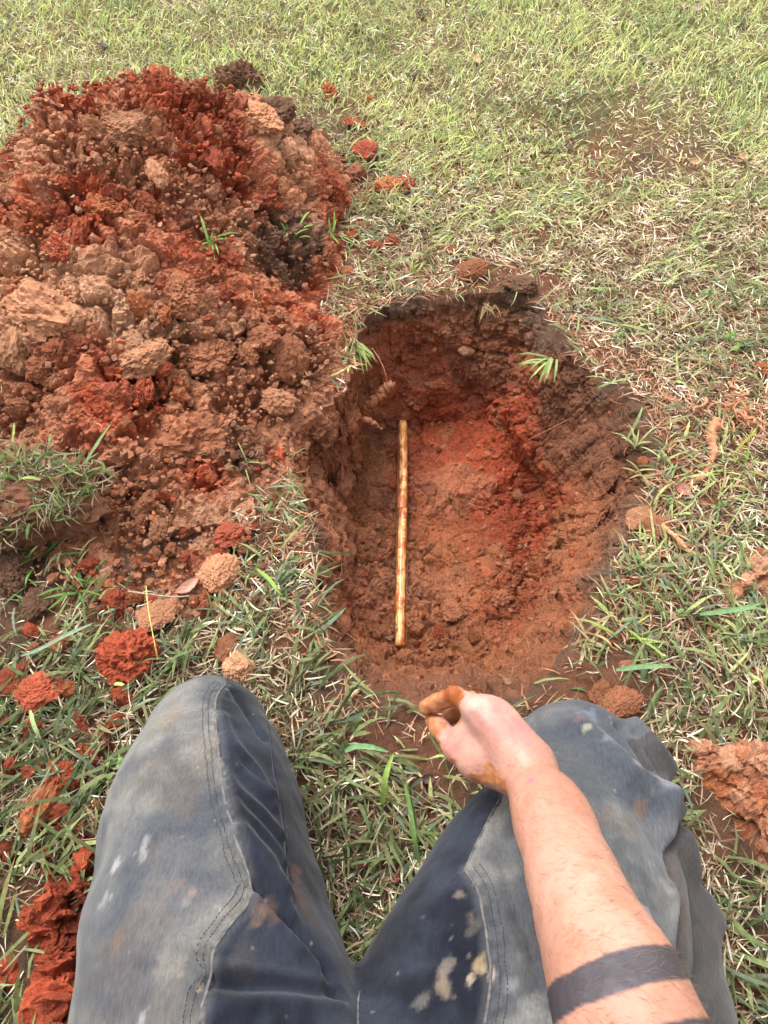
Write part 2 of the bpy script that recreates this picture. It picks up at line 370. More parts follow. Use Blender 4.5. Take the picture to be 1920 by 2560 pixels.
for px, py, rp, c_, st in [
        (200, 250, 120, RED * .85, .85), (400, 260, 110, RED * .85, .85), (480, 340, 130, RED * .95, .85), (560, 300, 100, DRED, .8), (330, 330, 90, BROWN * 1.3, .9), (260, 310, 50, TAN, .6),
        (640, 240, 90, DARK, .9), (700, 290, 80, DARK, .9), (620, 215, 60, DARK * .9, 1), (760, 340, 60, DARK * 1.4, .7),
        (80, 350, 110, TAN * .95, .7), (60, 480, 110, TAN * .8, .6), (180, 450, 90, BROWN * 1.3, .7), (30, 570, 90, RED, .8), (190, 600, 110, DRED * 1.2, .85), (230, 500, 60, RED, .8), (70, 620, 80, ORANGE, .7),
        (740, 420, 110, TAN, .75), (690, 330, 80, PALE * .9, .5), (830, 470, 70, DRED * 1.3, .7), (620, 480, 100, RED * .9, .6), (500, 520, 100, TAN * .75, .6), (400, 600, 100, RED * .85, .5),
        (120, 760, 150, PALE * .9, .9), (30, 720, 120, TAN, .8), (60, 880, 80, TAN * .9, .7), (330, 740, 140, TAN * .72, .7), (520, 700, 120, RED * .9, .7), (640, 620, 80, TAN * .9, .6), (700, 640, 90, DARK * 1.2, .9), (760, 600, 60, DARK * 1.3, .9),
        (660, 720, 90, ORANGE * .85, .6), (500, 850, 120, TAN * .75, .7), (320, 900, 100, PALE * .85, .6), (330, 990, 110, RED * 1.1, .85), (420, 980, 70, RED, .7), (180, 960, 120, DRED * 1.3, .7), (60, 1000, 100, BROWN, .8),
        (540, 960, 120, BROWN * 1.25, .85), (520, 1070, 110, BROWN * 1.35, .9), (600, 1120, 70, DARK * 1.5, .7), (450, 1130, 60, BROWN * 1.2, .7), (780, 960, 110, BROWN * 1.0, .8), (700, 1050, 90, BROWN * 1.1, .8), (760, 880, 80, BROWN, .7), (720, 790, 60, RED, .5),
        (500, 1200, 60, RED * 1.1, .6), (400, 1250, 90, BROWN * 1.2, .7), (450, 1330, 90, TAN * .8, .6), (360, 1420, 90, ORANGE * .7, .6), (270, 1350, 70, BROWN, .7), (420, 1480, 80, TAN * .8, .6), (300, 1240, 90, BROWN, .7), (690, 1130, 24, RED * 1.1, .9), (713, 1148, 18, RED * 1.1, .9)]:
    q = hit(px, py); dpt = np.linalg.norm(q - np.array([0, 0, CAM_H])); mb.append((q, rp * dpt / F * 1.15, c_, st))
cm = blobs(Vm, base, mb, 7, .30) * (.80 + .25 * i2 + .18 * i1)[:, None]
dustn = sst(.1, .7, Nm[:, 2]) * sst(-.1, .4, fbm(Vm, 30, 3, 88)); cm = mix(cm, cm * .6 + TAN * .42, dustn * .62) * 1.18
mound = link('mound_soil', mesh_np('mound_soil', Vm, quads=mq, col=cm, smooth=False), M_SOIL)
mroot = link('soil_mound', None, loc=(-.55, 1.2, 0)); mound.parent = mroot; mound.location = (.55, -1.2, 0)
tag(mroot, 'long heap of crumbly red and brown clay dug out beside the hole', 'soil mound')

# ------------------------------------------------------------------ clods
def ico(sub):
    import bmesh
    bm = bmesh.new(); bmesh.ops.create_icosphere(bm, subdivisions=sub, radius=1)
    V = np.array([v.co[:] for v in bm.verts]); T = np.array([[v.index for v in f.verts] for f in bm.faces]); bm.free(); return V, T
ICO = {k: ico(k) for k in (2, 3, 4, 5)}
def clod_mesh(seed, sub=4, stretch=(1, 1, .75), rough=1.0, angular=.5):
    V, T = ICO[sub]; r = np.random.default_rng(seed)
    sh = r.uniform(-50, 50, 3); D = V.copy()
    rad = 1 + .28 * fbm(V + sh, 1.1, 3, seed)
    for _ in range(int(3 + 5 * angular) if angular > 0 else 0):                            # cut faces
        nrm = r.normal(size=3); nrm /= np.linalg.norm(nrm); h = r.uniform(.62, .95)
        dt = V @ nrm; rad = np.where(dt * rad > h, h / np.maximum(dt, .2), rad)
    wv = V + .12 * np.stack([vnoise(V * 4 + sh, 1), vnoise(V * 4 + sh, 2), vnoise(V * 4 + sh, 3)], 1)
    f1, f2, iv = worley(wv + sh, 2.4, seed); rad += rough * (.14 * np.sqrt(np.clip(1 - f1, 0, 1)) + .16 * (iv - .5) - .10 * sst(.2, 0, f2 - f1))
    if sub > 2:
        f1, f2, iv = worley(wv + sh, 5.5, seed + 1); rad += rough * (.10 * np.sqrt(np.clip(1 - f1, 0, 1)) + .12 * (iv - .5) - .05 * sst(.2, 0, f2 - f1))
        rad += rough * .10 * fbm(V + sh, 6, 3, seed, .7)
    if sub > 3:
        f1, _, iv = worley(wv + sh, 13, seed + 2); rad += rough * (.05 * np.sqrt(np.clip(1 - f1, 0, 1)) + .06 * (iv - .5))
    if sub > 4: rad += rough * .05 * fbm(V + sh, 24, 2, seed, .7)
    D = V * (rad * .9)[:, None] * np.array(stretch)
    me = mesh_np('clod', D, tris=T, smooth=False); me.materials.append(M_CLOD); return me
CL = [clod_mesh(i, 4, (1, random.uniform(.55, 1), random.uniform(.45, .8)), random.uniform(.8, 1.4), .5 + random.random()) for i in range(14)]
CS = [clod_mesh(40 + i, 3, (1, random.uniform(.7, 1), random.uniform(.6, .85)), 1.1, random.random()) for i in range(10)]
CT = [clod_mesh(80 + i, 2, (1, .85, .75), 1.0, .5) for i in range(8)]
def put(o, q, r, c, az=None, tilt=.35, sc=(1, 1, 1)):
    o.location = q; o.scale = (r * sc[0], r * sc[1], r * sc[2])
    o.rotation_euler = (random.uniform(-tilt, tilt), random.uniform(-tilt, tilt), random.uniform(0, 6.28) if az is None else az)
    c = np.array(c); c = c * .62 * (np.array([.97, 1.05, 1.12]) if c[0] > 4.2 * c[1] else np.array([1.04, .95, .88])); o.color = (*np.clip(c, 0, 1), 1)
# clods sticking out of the mound: parts of it
GR = {'r': RED, 'd': DRED * 1.1, 'o': ORANGE, 'b': BROWN * 1.15, 't': TAN * .95, 'p': PALE, 'k': DARK}
def near_col(q):
    c = np.array(BROWN * 1.2)
    for b, r, cc, st in mb:
        d = np.linalg.norm(q - b) / r; c = c * (1 - st * (d < .85)) + cc * st * (d < .85)
    return c
cnt = 0; tries = 0
while cnt < 140 and tries < 4000:
    tries += 1
    px, py = random.uniform(-40, 900), random.uniform(230, 1540)
    d = ray(px, py); q = hit(px, py)
    if py < 320 or mound_h(q[0], q[1]) < .008 or pit_s(q[0], q[1]) < .03: continue
    r = random.choice([.010, .012, .014, .017, .02, .026, .036]) * random.uniform(.8, 1.2)
    c = near_col(q) * random.uniform(.85, 1.2)
    if random.random() < .2: c = random.choice([RED, TAN, ORANGE, BROWN]) * random.uniform(.8, 1.1)
    o = link('clod', random.choice(CL if r > .016 else CS)); put(o, q + np.array([0, 0, r * .15]), r, c, tilt=1.2)
    o.parent = mroot; o.location = Vector(o.location) - mroot.location; cnt += 1
# crumbs: thousands of grains, joined
def crumbs(name, pts, rad, cols, parent=None):
    vs, fs, cs = [], [], []; off = 0
    for k in range(len(pts)):
        mv, mt = CTV[k % len(CTV)]
        a = RNG.uniform(0, 6.28); R_ = np.array([[math.cos(a), -math.sin(a), 0], [math.sin(a), math.cos(a), 0], [0, 0, 1]])
        vs.append(mv @ R_.T * rad[k] + pts[k]); fs.append(mt + off); cs.append(cols[k][None] * (.85 + .3 * RNG.random((len(mv), 1)))); off += len(mv)
    o = link(name, mesh_np(name, np.concatenate(vs), tris=np.concatenate(fs), col=np.concatenate(cs), smooth=False), M_SOIL, parent); o['kind'] = 'stuff'; return o
CTV = []
for i in range(8):
    V, T = ico(1); r = 1 + .7 * fbm(V + i * 9.1, 1.6, 3, i, .7)
    CTV.append((V * r[:, None] * np.array([1, .8, .7]), T))
pts, rad, cols = [], [], []
XY = RNG.uniform([-1.5, .55], [.0, 1.9], (15000, 2)); HM = mound_h(XY[:, 0], XY[:, 1]); ps = pit_s(XY[:, 0], XY[:, 1])
RC = .0025 + .006 * RNG.random(15000) ** 3
for k in np.nonzero((HM > -.03) & (ps > .01))[0]:
    q = np.array([XY[k, 0], XY[k, 1], max(HM[k] + .006 * (HM[k] > .02), 0.004) + RNG.uniform(-.006, .010)])
    pts.append(q); rad.append(RC[k]); cols.append(near_col(q) * RNG.uniform(.8, 1.25) if RNG.random() < .75 else [RED, TAN, ORANGE, BROWN][RNG.integers(4)] * RNG.uniform(.7, 1.1))
o = crumbs('crumbs', np.array(pts) - np.array(mroot.location), rad, cols, mroot)
# crumbs in the pit
bpy.context.view_layer.update()
from mathutils.bvhtree import BVHTree
def bvh(me_or_VF):
    V, Q = me_or_VF; return BVHTree.FromPolygons([tuple(v) for v in V], [tuple(int(i) for i in q) for q in Q])
Vp = V0 = None
pitV = np.zeros(len(pit.data.vertices) * 3, np.float32); pit.data.vertices.foreach_get('co', pitV); pitV = pitV.reshape(-1, 3)
sub = qd
BV_PIT = bvh((pitV, sub))
def pit_z(x, y):
    h_ = BV_PIT.ray_cast(Vector((x, y, .5)), Vector((0, 0, -1)))
    return h_[0].z if h_[0] is not None else 0.0
pts, rad, cols = [], [], []
for k in range(1600):
    x, y = RNG.uniform(-.25, .45), RNG.uniform(.42, 1.28)
    if pit_s(x, y) > -.015: continue
    z = pit_z(x, y)
    if z > -.12 and RNG.random() < .55: continue
    r = .002 + .0055 * RNG.random() ** 3
    pts.append((x, y, z + r * .4)); rad.append(r); cols.append([PITB, DRED, BROWN * 1.1, ORANGE * .8, TAN * .55][RNG.integers(5)] * RNG.uniform(.8, 1.2))
tag(crumbs('pit_crumbs', np.array(pts), rad, cols), 'loose grains of wet clay in the bottom of the hole', 'soil crumbs', kind='stuff')
#@@PART2
# ------------------------------------------------------------------ generic bits
def tube(pts, rad, seg=8, colr=None, cap=True):
    """tapered tube along 3D points: V, quads"""
    pts = np.asarray(pts, float); n = len(pts); rad = np.broadcast_to(rad, (n,)).astype(float)
    T = np.gradient(pts, axis=0); T /= np.linalg.norm(T, axis=1, keepdims=True) + 1e-12
    up = np.array([0, 0, 1.]) if abs(T[0, 2]) < .9 else np.array([1., 0, 0]); V = []
    for k in range(n):
        a = np.cross(T[k], up); a /= np.linalg.norm(a) + 1e-9; b = np.cross(T[k], a); up = -b if np.dot(-b, up) > 0 else b
        ang = np.linspace(0, 2 * np.pi, seg, endpoint=False)
        V.append(pts[k] + rad[k] * (np.cos(ang)[:, None] * a + np.sin(ang)[:, None] * b))
    V = np.concatenate(V + [pts[:1], pts[-1:]]); Q = grid_quads(n, seg, True)
    i = np.arange(seg); tri = np.concatenate([np.stack([np.full(seg, n * seg), i, (i + 1) % seg], 1), np.stack([np.full(seg, n * seg + 1), (n - 1) * seg + (i + 1) % seg, (n - 1) * seg + i], 1)])
    return V, Q, tri
def spline(pts, n):
    pts = np.asarray(pts, float); t = np.linspace(0, len(pts) - 1, n); out = []
    p = np.concatenate([2 * pts[:1] - pts[1:2], pts, 2 * pts[-1:] - pts[-2:-1]])
    for u in t:
        k = min(int(u), len(pts) - 2); f = u - k; a, b, c, d = p[k:k + 4]
        out.append(.5 * ((2 * b) + (-a + c) * f + (2 * a - 5 * b + 4 * c - d) * f * f + (-a + 3 * b - 3 * c + d) * f ** 3))
    return np.array(out)
def blades(pos, az, elev, bend, L, w, curl, twist, c0, c1, nseg=3, zmin=None):
    """flat tapering leaves; all arguments are arrays over the leaves"""
    n = len(pos); st = np.linspace(0, 1, nseg + 1); p = pos.copy(); V = np.zeros((n, 2 * nseg + 1, 3)); C = np.zeros((n, 2 * nseg + 1, 3))
    prof = np.interp(st, [0, .3, .7, 1], [.65, 1.0, .8, 0])
    for k in range(nseg + 1):
        e = elev - bend * st[k]; a = az + curl * st[k]
        t = np.stack([np.cos(a) * np.cos(e), np.sin(a) * np.cos(e), np.sin(e)], 1)
        side = np.stack([-np.sin(a), np.cos(a), 0 * a], 1); nn = np.cross(t, side); tw = twist * (1 + .6 * st[k])
        sd_ = side * np.cos(tw)[:, None] + nn * np.sin(tw)[:, None]; cc = mix(c0, c1, np.full(n, st[k]))
        if k < nseg:
            V[:, 2 * k] = p - sd_ * (w * prof[k] / 2)[:, None]; V[:, 2 * k + 1] = p + sd_ * (w * prof[k] / 2)[:, None]; C[:, 2 * k] = cc; C[:, 2 * k + 1] = cc
            p = p + t * (L / nseg)[:, None]
            if zmin is not None: p[:, 2] = np.maximum(p[:, 2], zmin)
        else: V[:, 2 * k] = p; C[:, 2 * k] = cc
    m = 2 * nseg + 1; o = np.arange(n)[:, None] * m
    Q = np.concatenate([o + np.array([2 * k, 2 * k + 1, 2 * k + 3, 2 * k + 2]) for k in range(nseg - 1)]) if nseg > 1 else None
    T = o + np.array([2 * nseg - 2, 2 * nseg - 1, 2 * nseg])
    return V.reshape(-1, 3), Q, T, C.reshape(-1, 3)
def U(a, b, n): return RNG.uniform(a, b, n)
DEEP = srgb(92, 116, 70); MID = srgb(134, 154, 98); LIME = srgb(188, 200, 128); OLIVE = srgb(146, 144, 98); BLUEG = srgb(128, 150, 124)
STRAW = srgb(224, 208, 172); STRAWP = srgb(246, 238, 214); STRAWB = srgb(186, 156, 126); STRAWD = srgb(132, 106, 86)

# places where the turf is thin or bare: (point, radius, strength)
BARE = [(P(800, 985)[:2], .05, 1.0), (P(745, 1060)[:2], .05, 1.0), (P(690, 1130)[:2], .05, 1.0), (P(690, 1200)[:2], .035, .8), (P(1600, 340)[:2], .24, .75), (P(1430, 300)[:2], .16, .5), (P(1250, 160)[:2], .1, .45), (P(930, 130)[:2], .08, .5), (P(820, 330)[:2], .12, .7), (P(1230, 700)[:2], .07, .8), (P(1340, 730)[:2], .06, .9), (P(960, 620)[:2], .08, .4), (P(1560, 1300)[:2], .05, .8), (P(1200, 1800)[:2], .14, .75),
        (P(1030, 1800)[:2], .09, .85), (P(880, 1700)[:2], .06, .7), (P(1370, 1700)[:2], .09, .85), (P(1500, 1620)[:2], .06, .7), (P(60, 1500)[:2], .12, .8), (P(330, 1520)[:2], .10, .6), (P(150, 2400)[:2], .10, .85), (P(900, 470)[:2], .06, .6), (P(730, 1500)[:2], .03, .3), (P(1500, 1760)[:2], .08, .85), (P(1880, 2050)[:2], .1, .9), (P(120, 1380)[:2], .12, .7)]
def turf_fields(x, y):
    pn = np.stack([x, y, 0 * x], 1)
    bare = .42 * sst(.25, .6, fbm(pn, 6.5, 4, 333, .6)); w1 = fbm(pn, 9, 3, 301)
    for q, r, st in BARE: bare = np.maximum(bare, st * sst(1.2, .6, np.hypot(x - q[0], y - q[1]) / r + .4 * w1))
    ps = pit_s(x, y); bare = np.maximum(bare, sst(.012, -.004, ps + .012 * w1) * .6)
    mh = mound_h(x, y); bare = np.maximum(bare, sst(-.02, .012, mh + .006 * w1))
    bare = np.where(ps < -.001, 1.0, bare)
    g = fbm(pn, 2.6, 4, 302, .6); g2 = fbm(pn, 11, 3, 303)
    green = .40 + .42 * g + .34 * g2 + .22 * sst(1.6, 2.2, y) + .12 * sst(.75, .4, y) - .16 * sst(.1, .4, x) * sst(.6, .9, y) * sst(1.9, 1.4, y)
    return bare, np.clip(green, .08, .92)
def scatter(n, x0, x1, y0, y1):
    x = U(x0, x1, n); y = y0 + (y1 - y0) * RNG.random(n); return x, y
# keep turf from poking through the legs
LEGKEEP = []
def build_turf():
    # frustum-shaped patch with a margin, thinner beyond it
    x, y = scatter(900000, -2.5, 2.5, -.6, 4.1)
    vis = (np.abs(x) < .62 + .44 * y) & (y < 3.0)
    dist = np.hypot(y, CAM_H)
    p = np.where(vis, np.clip(1.8 / dist ** 1.0, .52, .95) , .22) * np.where(y > 2.0, .75, 1)
    k = RNG.random(len(x)) < p; x, y = x[k], y[k]
    bare, green = turf_fields(x, y)
    k = RNG.random(len(x)) > bare; x, y, green, bare = x[k], y[k], green[k], bare[k]
    for (ax, ay, bx, by, r) in LEGKEEP:
        k = seg_dist(np.stack([x, y], 1), np.array([ax, ay]), np.array([bx, by])) > r; x, y, green, bare = x[k], y[k], green[k], bare[k]
    z = gz(x, y); isg = RNG.random(len(x)) < green * (.34 + .08 * sst(.8, .4, y) + .22 * sst(1.3, 1.9, y))
    pn = np.stack([x, y, z], 1); n1 = fbm(pn, 3.2, 3, 310); n2 = fbm(pn, 16, 2, 311)
    far = sst(1.1, 2.1, y); out = []
    # green
    g = np.nonzero(isg)[0]; n = len(g); Fg = far[g]
    near_ = sst(.75, .35, pn[g, 1]); flow = 3.0 * fbm(pn[g], 1.5, 2, 320)
    az = np.where(RNG.random(n) < .35, flow, U(0, 6.28, n))
    L = (U(.022, .060, n) * (1 - .25 * Fg) * (1 + .12 * near_)) * (1 + .5 * (RNG.random(n) < .12)); w = U(.0022, .0052, n) * (1 - .25 * Fg) * (1 + .30 * near_)
    el = U(.15, .9, n) + .45 * Fg; bend = U(.2, 1.5, n) * (1 - .5 * Fg)
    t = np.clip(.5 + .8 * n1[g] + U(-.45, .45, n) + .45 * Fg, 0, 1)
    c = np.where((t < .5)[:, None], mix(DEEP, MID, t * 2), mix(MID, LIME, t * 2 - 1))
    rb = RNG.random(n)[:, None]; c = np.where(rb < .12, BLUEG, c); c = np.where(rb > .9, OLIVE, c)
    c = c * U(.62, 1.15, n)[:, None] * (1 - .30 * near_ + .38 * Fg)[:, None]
    pos = pn[g] + np.stack([0 * Fg, 0 * Fg, U(0, .012, n)], 1)
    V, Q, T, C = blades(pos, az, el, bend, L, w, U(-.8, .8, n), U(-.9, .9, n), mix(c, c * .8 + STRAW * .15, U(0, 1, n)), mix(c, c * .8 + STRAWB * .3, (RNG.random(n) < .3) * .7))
    V[:, 2] = np.maximum(V[:, 2], -.004)
    tag(link('lawn_grass', mesh_np('lawn_grass', V, Q, T, C, smooth=False), M_GRASS), 'patchy green grass blades of the lawn all around the hole', 'grass', kind='stuff')
    # straw and thatch
    g = np.nonzero(~isg)[0]; n = len(g); Fg = far[g]
    az = U(0, 6.28, n); L = U(.010, .038, n) * (1 - .15 * Fg); w = U(.0010, .0030, n) * (1 + .25 * Fg)
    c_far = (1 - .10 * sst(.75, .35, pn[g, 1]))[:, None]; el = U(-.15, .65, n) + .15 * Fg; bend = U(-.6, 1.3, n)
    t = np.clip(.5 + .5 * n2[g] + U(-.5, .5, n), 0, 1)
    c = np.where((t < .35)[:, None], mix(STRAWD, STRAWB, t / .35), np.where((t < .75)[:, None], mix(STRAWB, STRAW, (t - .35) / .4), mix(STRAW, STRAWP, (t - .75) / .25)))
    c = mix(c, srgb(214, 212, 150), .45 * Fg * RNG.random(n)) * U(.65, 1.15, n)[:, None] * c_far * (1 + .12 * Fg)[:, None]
    near_red = sst(.14, .02, pit_s(pn[g, 0], pn[g, 1])) * sst(.3, .9, U(0, 1, n)) * .8
    near_red = np.maximum(near_red, sst(.35, .5, pn[g, 0]) * sst(1.3, 1.0, pn[g, 1]) * (RNG.random(n) < .16) * .7)
    c = mix(c, ORANGE * .9 + .03, near_red)
    pos = pn[g] + np.stack([0 * Fg, 0 * Fg, U(0, .022, n) * U(.2, 1, n)], 1)
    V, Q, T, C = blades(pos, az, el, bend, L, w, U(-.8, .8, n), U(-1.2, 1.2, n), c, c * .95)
    V[:, 2] = np.maximum(V[:, 2], -.004)
    tag(link('dry_thatch', mesh_np('dry_thatch', V, Q, T, C, smooth=False), M_STRAW), 'dry straw coloured thatch lying between the green grass', 'dry grass', kind='stuff')
#@@PERSON
# ------------------------------------------------------------------ the kneeling person
def field(lo, hi, h, prims):
    """signed distance of a smooth union of tapered capsules on a grid; prim = (a, b, ra, rb, k, zs)"""
    lo = np.array(lo); n = np.ceil((np.array(hi) - lo) / h).astype(int) + 1
    G = np.full(n, .05, np.float32); ax = [lo[d] + h * np.arange(n[d]) for d in range(3)]
    for a, b, ra, rb, k, zs in prims:
        a = np.array(a, float); b = np.array(b, float); m = max(ra, rb) + .05
        s = [slice(max(0, int((min(a[d], b[d]) - m - lo[d]) / h)), min(n[d], int((max(a[d], b[d]) + m - lo[d]) / h) + 2)) for d in range(3)]
        if any(q.stop <= q.start for q in s): continue
        x = ax[0][s[0]][:, None, None]; y = ax[1][s[1]][None, :, None]; z = ax[2][s[2]][None, None, :]
        ab = b - a; L2 = ab @ ab + 1e-12
        t = np.clip(((x - a[0]) * ab[0] + (y - a[1]) * ab[1] + (z - a[2]) * ab[2]) / L2, 0, 1)
        d = np.sqrt((x - a[0] - t * ab[0]) ** 2 + (y - a[1] - t * ab[1]) ** 2 + ((z - a[2] - t * ab[2]) / zs) ** 2) - (ra + (rb - ra) * t)
        g = G[s[0], s[1], s[2]]; hh_ = np.maximum(k - np.abs(g - d), 0) / k
        G[s[0], s[1], s[2]] = np.minimum(g, d) - hh_ * hh_ * k * .25
    return G, lo, h
def surface_nets(G, lo, h):
    S = G < 0; n = G.shape
    cor = [(i, j, k) for i in (0, 1) for j in (0, 1) for k in (0, 1)]
    cs = sum(S[i:n[0] - 1 + i, j:n[1] - 1 + j, k:n[2] - 1 + k].astype(np.int8) for i, j, k in cor)
    act = (cs > 0) & (cs < 8); idx = np.argwhere(act); ID = np.full(act.shape, -1, np.int64); ID[act] = np.arange(len(idx))
    acc = np.zeros((len(idx), 3)); cnt_ = np.zeros(len(idx))
    val = {c: G[idx[:, 0] + c[0], idx[:, 1] + c[1], idx[:, 2] + c[2]] for c in cor}
    for a in cor:
        for d in range(3):
            if a[d]: continue
            b = list(a); b[d] = 1; b = tuple(b); va, vb = val[a], val[b]; m = (va < 0) != (vb < 0)
            t = np.where(m, va / np.where(m, va - vb, 1), 0); p = np.zeros((len(idx), 3)) + np.array(a, float); p[:, d] += t
            acc += p * m[:, None]; cnt_ += m
    V = lo + h * (idx + acc / cnt_[:, None]); Qs = []
    for d in range(3):
        e1, e2 = (d + 1) % 3, (d + 2) % 3; sl0 = [slice(None)] * 3; sl1 = [slice(None)] * 3
        sl0[d] = slice(0, n[d] - 1); sl1[d] = slice(1, n[d]); A = S[tuple(sl0)]; B = S[tuple(sl1)]
        e = np.argwhere(A != B); e = e[(e[:, e1] > 0) & (e[:, e2] > 0) & (e[:, e1] < n[e1] - 1) & (e[:, e2] < n[e2] - 1)]
        o1 = np.zeros(3, int); o1[e1] = 1; o2 = np.zeros(3, int); o2[e2] = 1
        g = lambda q: ID[q[:, 0], q[:, 1], q[:, 2]]
        q = np.stack([g(e - o1 - o2), g(e - o2), g(e), g(e - o1)], 1); fl_ = A[e[:, 0], e[:, 1], e[:, 2]]
        q[~fl_] = q[~fl_][:, ::-1]; Qs.append(q)
    return V, np.concatenate(Qs)
def relax(V, Q, it=2):
    for _ in range(it):
        S = np.zeros_like(V); c = np.zeros(len(V))
        for k in range(4):
            for j in (1, 3):
                nb = V[Q[:, (k + j) % 4]]
                for d in range(3): S[:, d] += np.bincount(Q[:, k], nb[:, d], len(V))
                c += np.bincount(Q[:, k], minlength=len(V))
        V = V * .4 + .6 * S / np.maximum(c, 1)[:, None]
    return V
def chain(pts, k, zs=1.0):
    return [(pts[i][0], pts[i + 1][0], pts[i][1], pts[i + 1][1], k, zs) for i in range(len(pts) - 1)]
LT = [(P(517, 1838, .078), .076), (P(514, 1960, .095), .095), (P(511, 2083, .115), .108), (P(515, 2314, .15), .1175), (P(545, 2560, .175), .126), (np.array([-.12, -.14, .22]), .13)]
RT = [(P(1434, 1908, .072), .071), (P(1450, 2100, .105), .107), (P(1405, 2233, .125), .125), (P(1366, 2337, .135), .135), (P(1293, 2560, .150), .150), (np.array([.13, -.14, .21]), .14)]
prims = chain(LT, .03) + chain(RT, .03, .86)
prims += [(P(1434, 1908, .07), P(1515, 1965, .062), .07, .070, .03, .9), (P(1515, 1965, .062), P(1500, 2150, .10), .070, .09, .03, .9)]
prims += [(np.array([-.14, -.10, .20]), np.array([.14, -.10, .20]), .125, .125, .045, 1)]
prims += [(np.array([-.10, -.17, .27]), np.array([.10, -.17, .27]), .13, .13, .05, 1), (np.array([-.07, -.19, .34]), np.array([.07, -.19, .34]), .12, .12, .05, 1)]
# shins folded under the thighs; the right one bulges out beside the thigh
prims += chain([(P(500, 1880, .06), .06), (np.array([-.21, .10, .075]), .068), (np.array([-.20, -.10, .07]), .065), (np.array([-.16, -.36, .06]), .055)], .03)
prims += chain([(P(1490, 1960, .05), .055), (P(1555, 2130, .06), .058), (P(1622, 2330, .070), .070), (P(1645, 2560, .07), .076), (np.array([.25, -.12, .07]), .07), (np.array([.18, -.36, .06]), .055)], .012)
# loose bunched cloth beside the right knee
prims += [(P(1560, 1855, .055), P(1612, 1925, .05), .018, .022, .014, 1), (P(1612, 1925, .05), P(1622, 2010, .06), .022, .020, .014, 1)]
G, lo_, h_ = field((-.42, -.50, -.02), (.46, .45, .52), .0033, prims)
Vj, Qj = surface_nets(G, lo_, h_); del G
Vj = relax(Vj, Qj, 3); Vj[:, 2] = np.maximum(Vj[:, 2], .004)
Nj = normals(Vj, Qj)
class Picker:
    def __init__(s, V, N):
        s.V, s.N = V, N; s.px, s.py, s.dp = proj(V); d = V - np.array([0, 0, CAM_H]); s.ok = (d * N).sum(1) < .25 * np.linalg.norm(d, axis=1)
    def __call__(s, px, py):
        d = np.hypot(s.px - px, s.py - py) + np.where(s.ok, 0, 1e5); k = np.argsort(d)[:4]; k = k[np.argmin(s.dp[k] + .01 * d[k])]; return s.V[k].copy()
PK = Picker(Vj, Nj)
def picks(lst, pk=None): return [(pk or PK)(a, b) for a, b in lst]
def zoomC(lst, ox, oy, sc): return [(ox + a / sc, oy + b / sc) for a, b in lst]
z5 = lambda l: zoomC(l, 150, 1650, 1.508)
z4 = lambda l: zoomC(l, 950, 1600, 1.843)
SEAM_L = z5([(628, 88), (600, 125), (588, 170), (585, 220), (592, 290), (600, 370), (612, 440), (625, 500), (638, 570), (655, 640), (672, 700), (690, 750), (712, 805), (737, 857)])
SEAM_L2 = z5([(737, 857), (715, 905), (690, 945), (640, 1000), (600, 1060), (582, 1100), (568, 1150), (553, 1220), (545, 1290), (538, 1372)])
INS_L = z5([(778, 238), (790, 300), (797, 370), (812, 450), (825, 540), (838, 640), (850, 730), (862, 820), (880, 980)])
SEAM_R = z4([(392, 1048), (420, 1095), (445, 1150), (465, 1215), (480, 1275), (490, 1340), (495, 1450), (500, 1530), (500, 1600), (497, 1680), (492, 1770)])
SEAM_RT = z4([(392, 1048), (420, 985), (455, 910), (500, 820), (540, 740), (575, 685)])
FLY = [(897, 2482), (896, 2515), (895, 2560)]
SIDE_R = [(1560, 1835), (1600, 1900), (1640, 1990), (1668, 2060), (1683, 2130), (1690, 2230), (1690, 2330), (1693, 2450), (1694, 2560)]
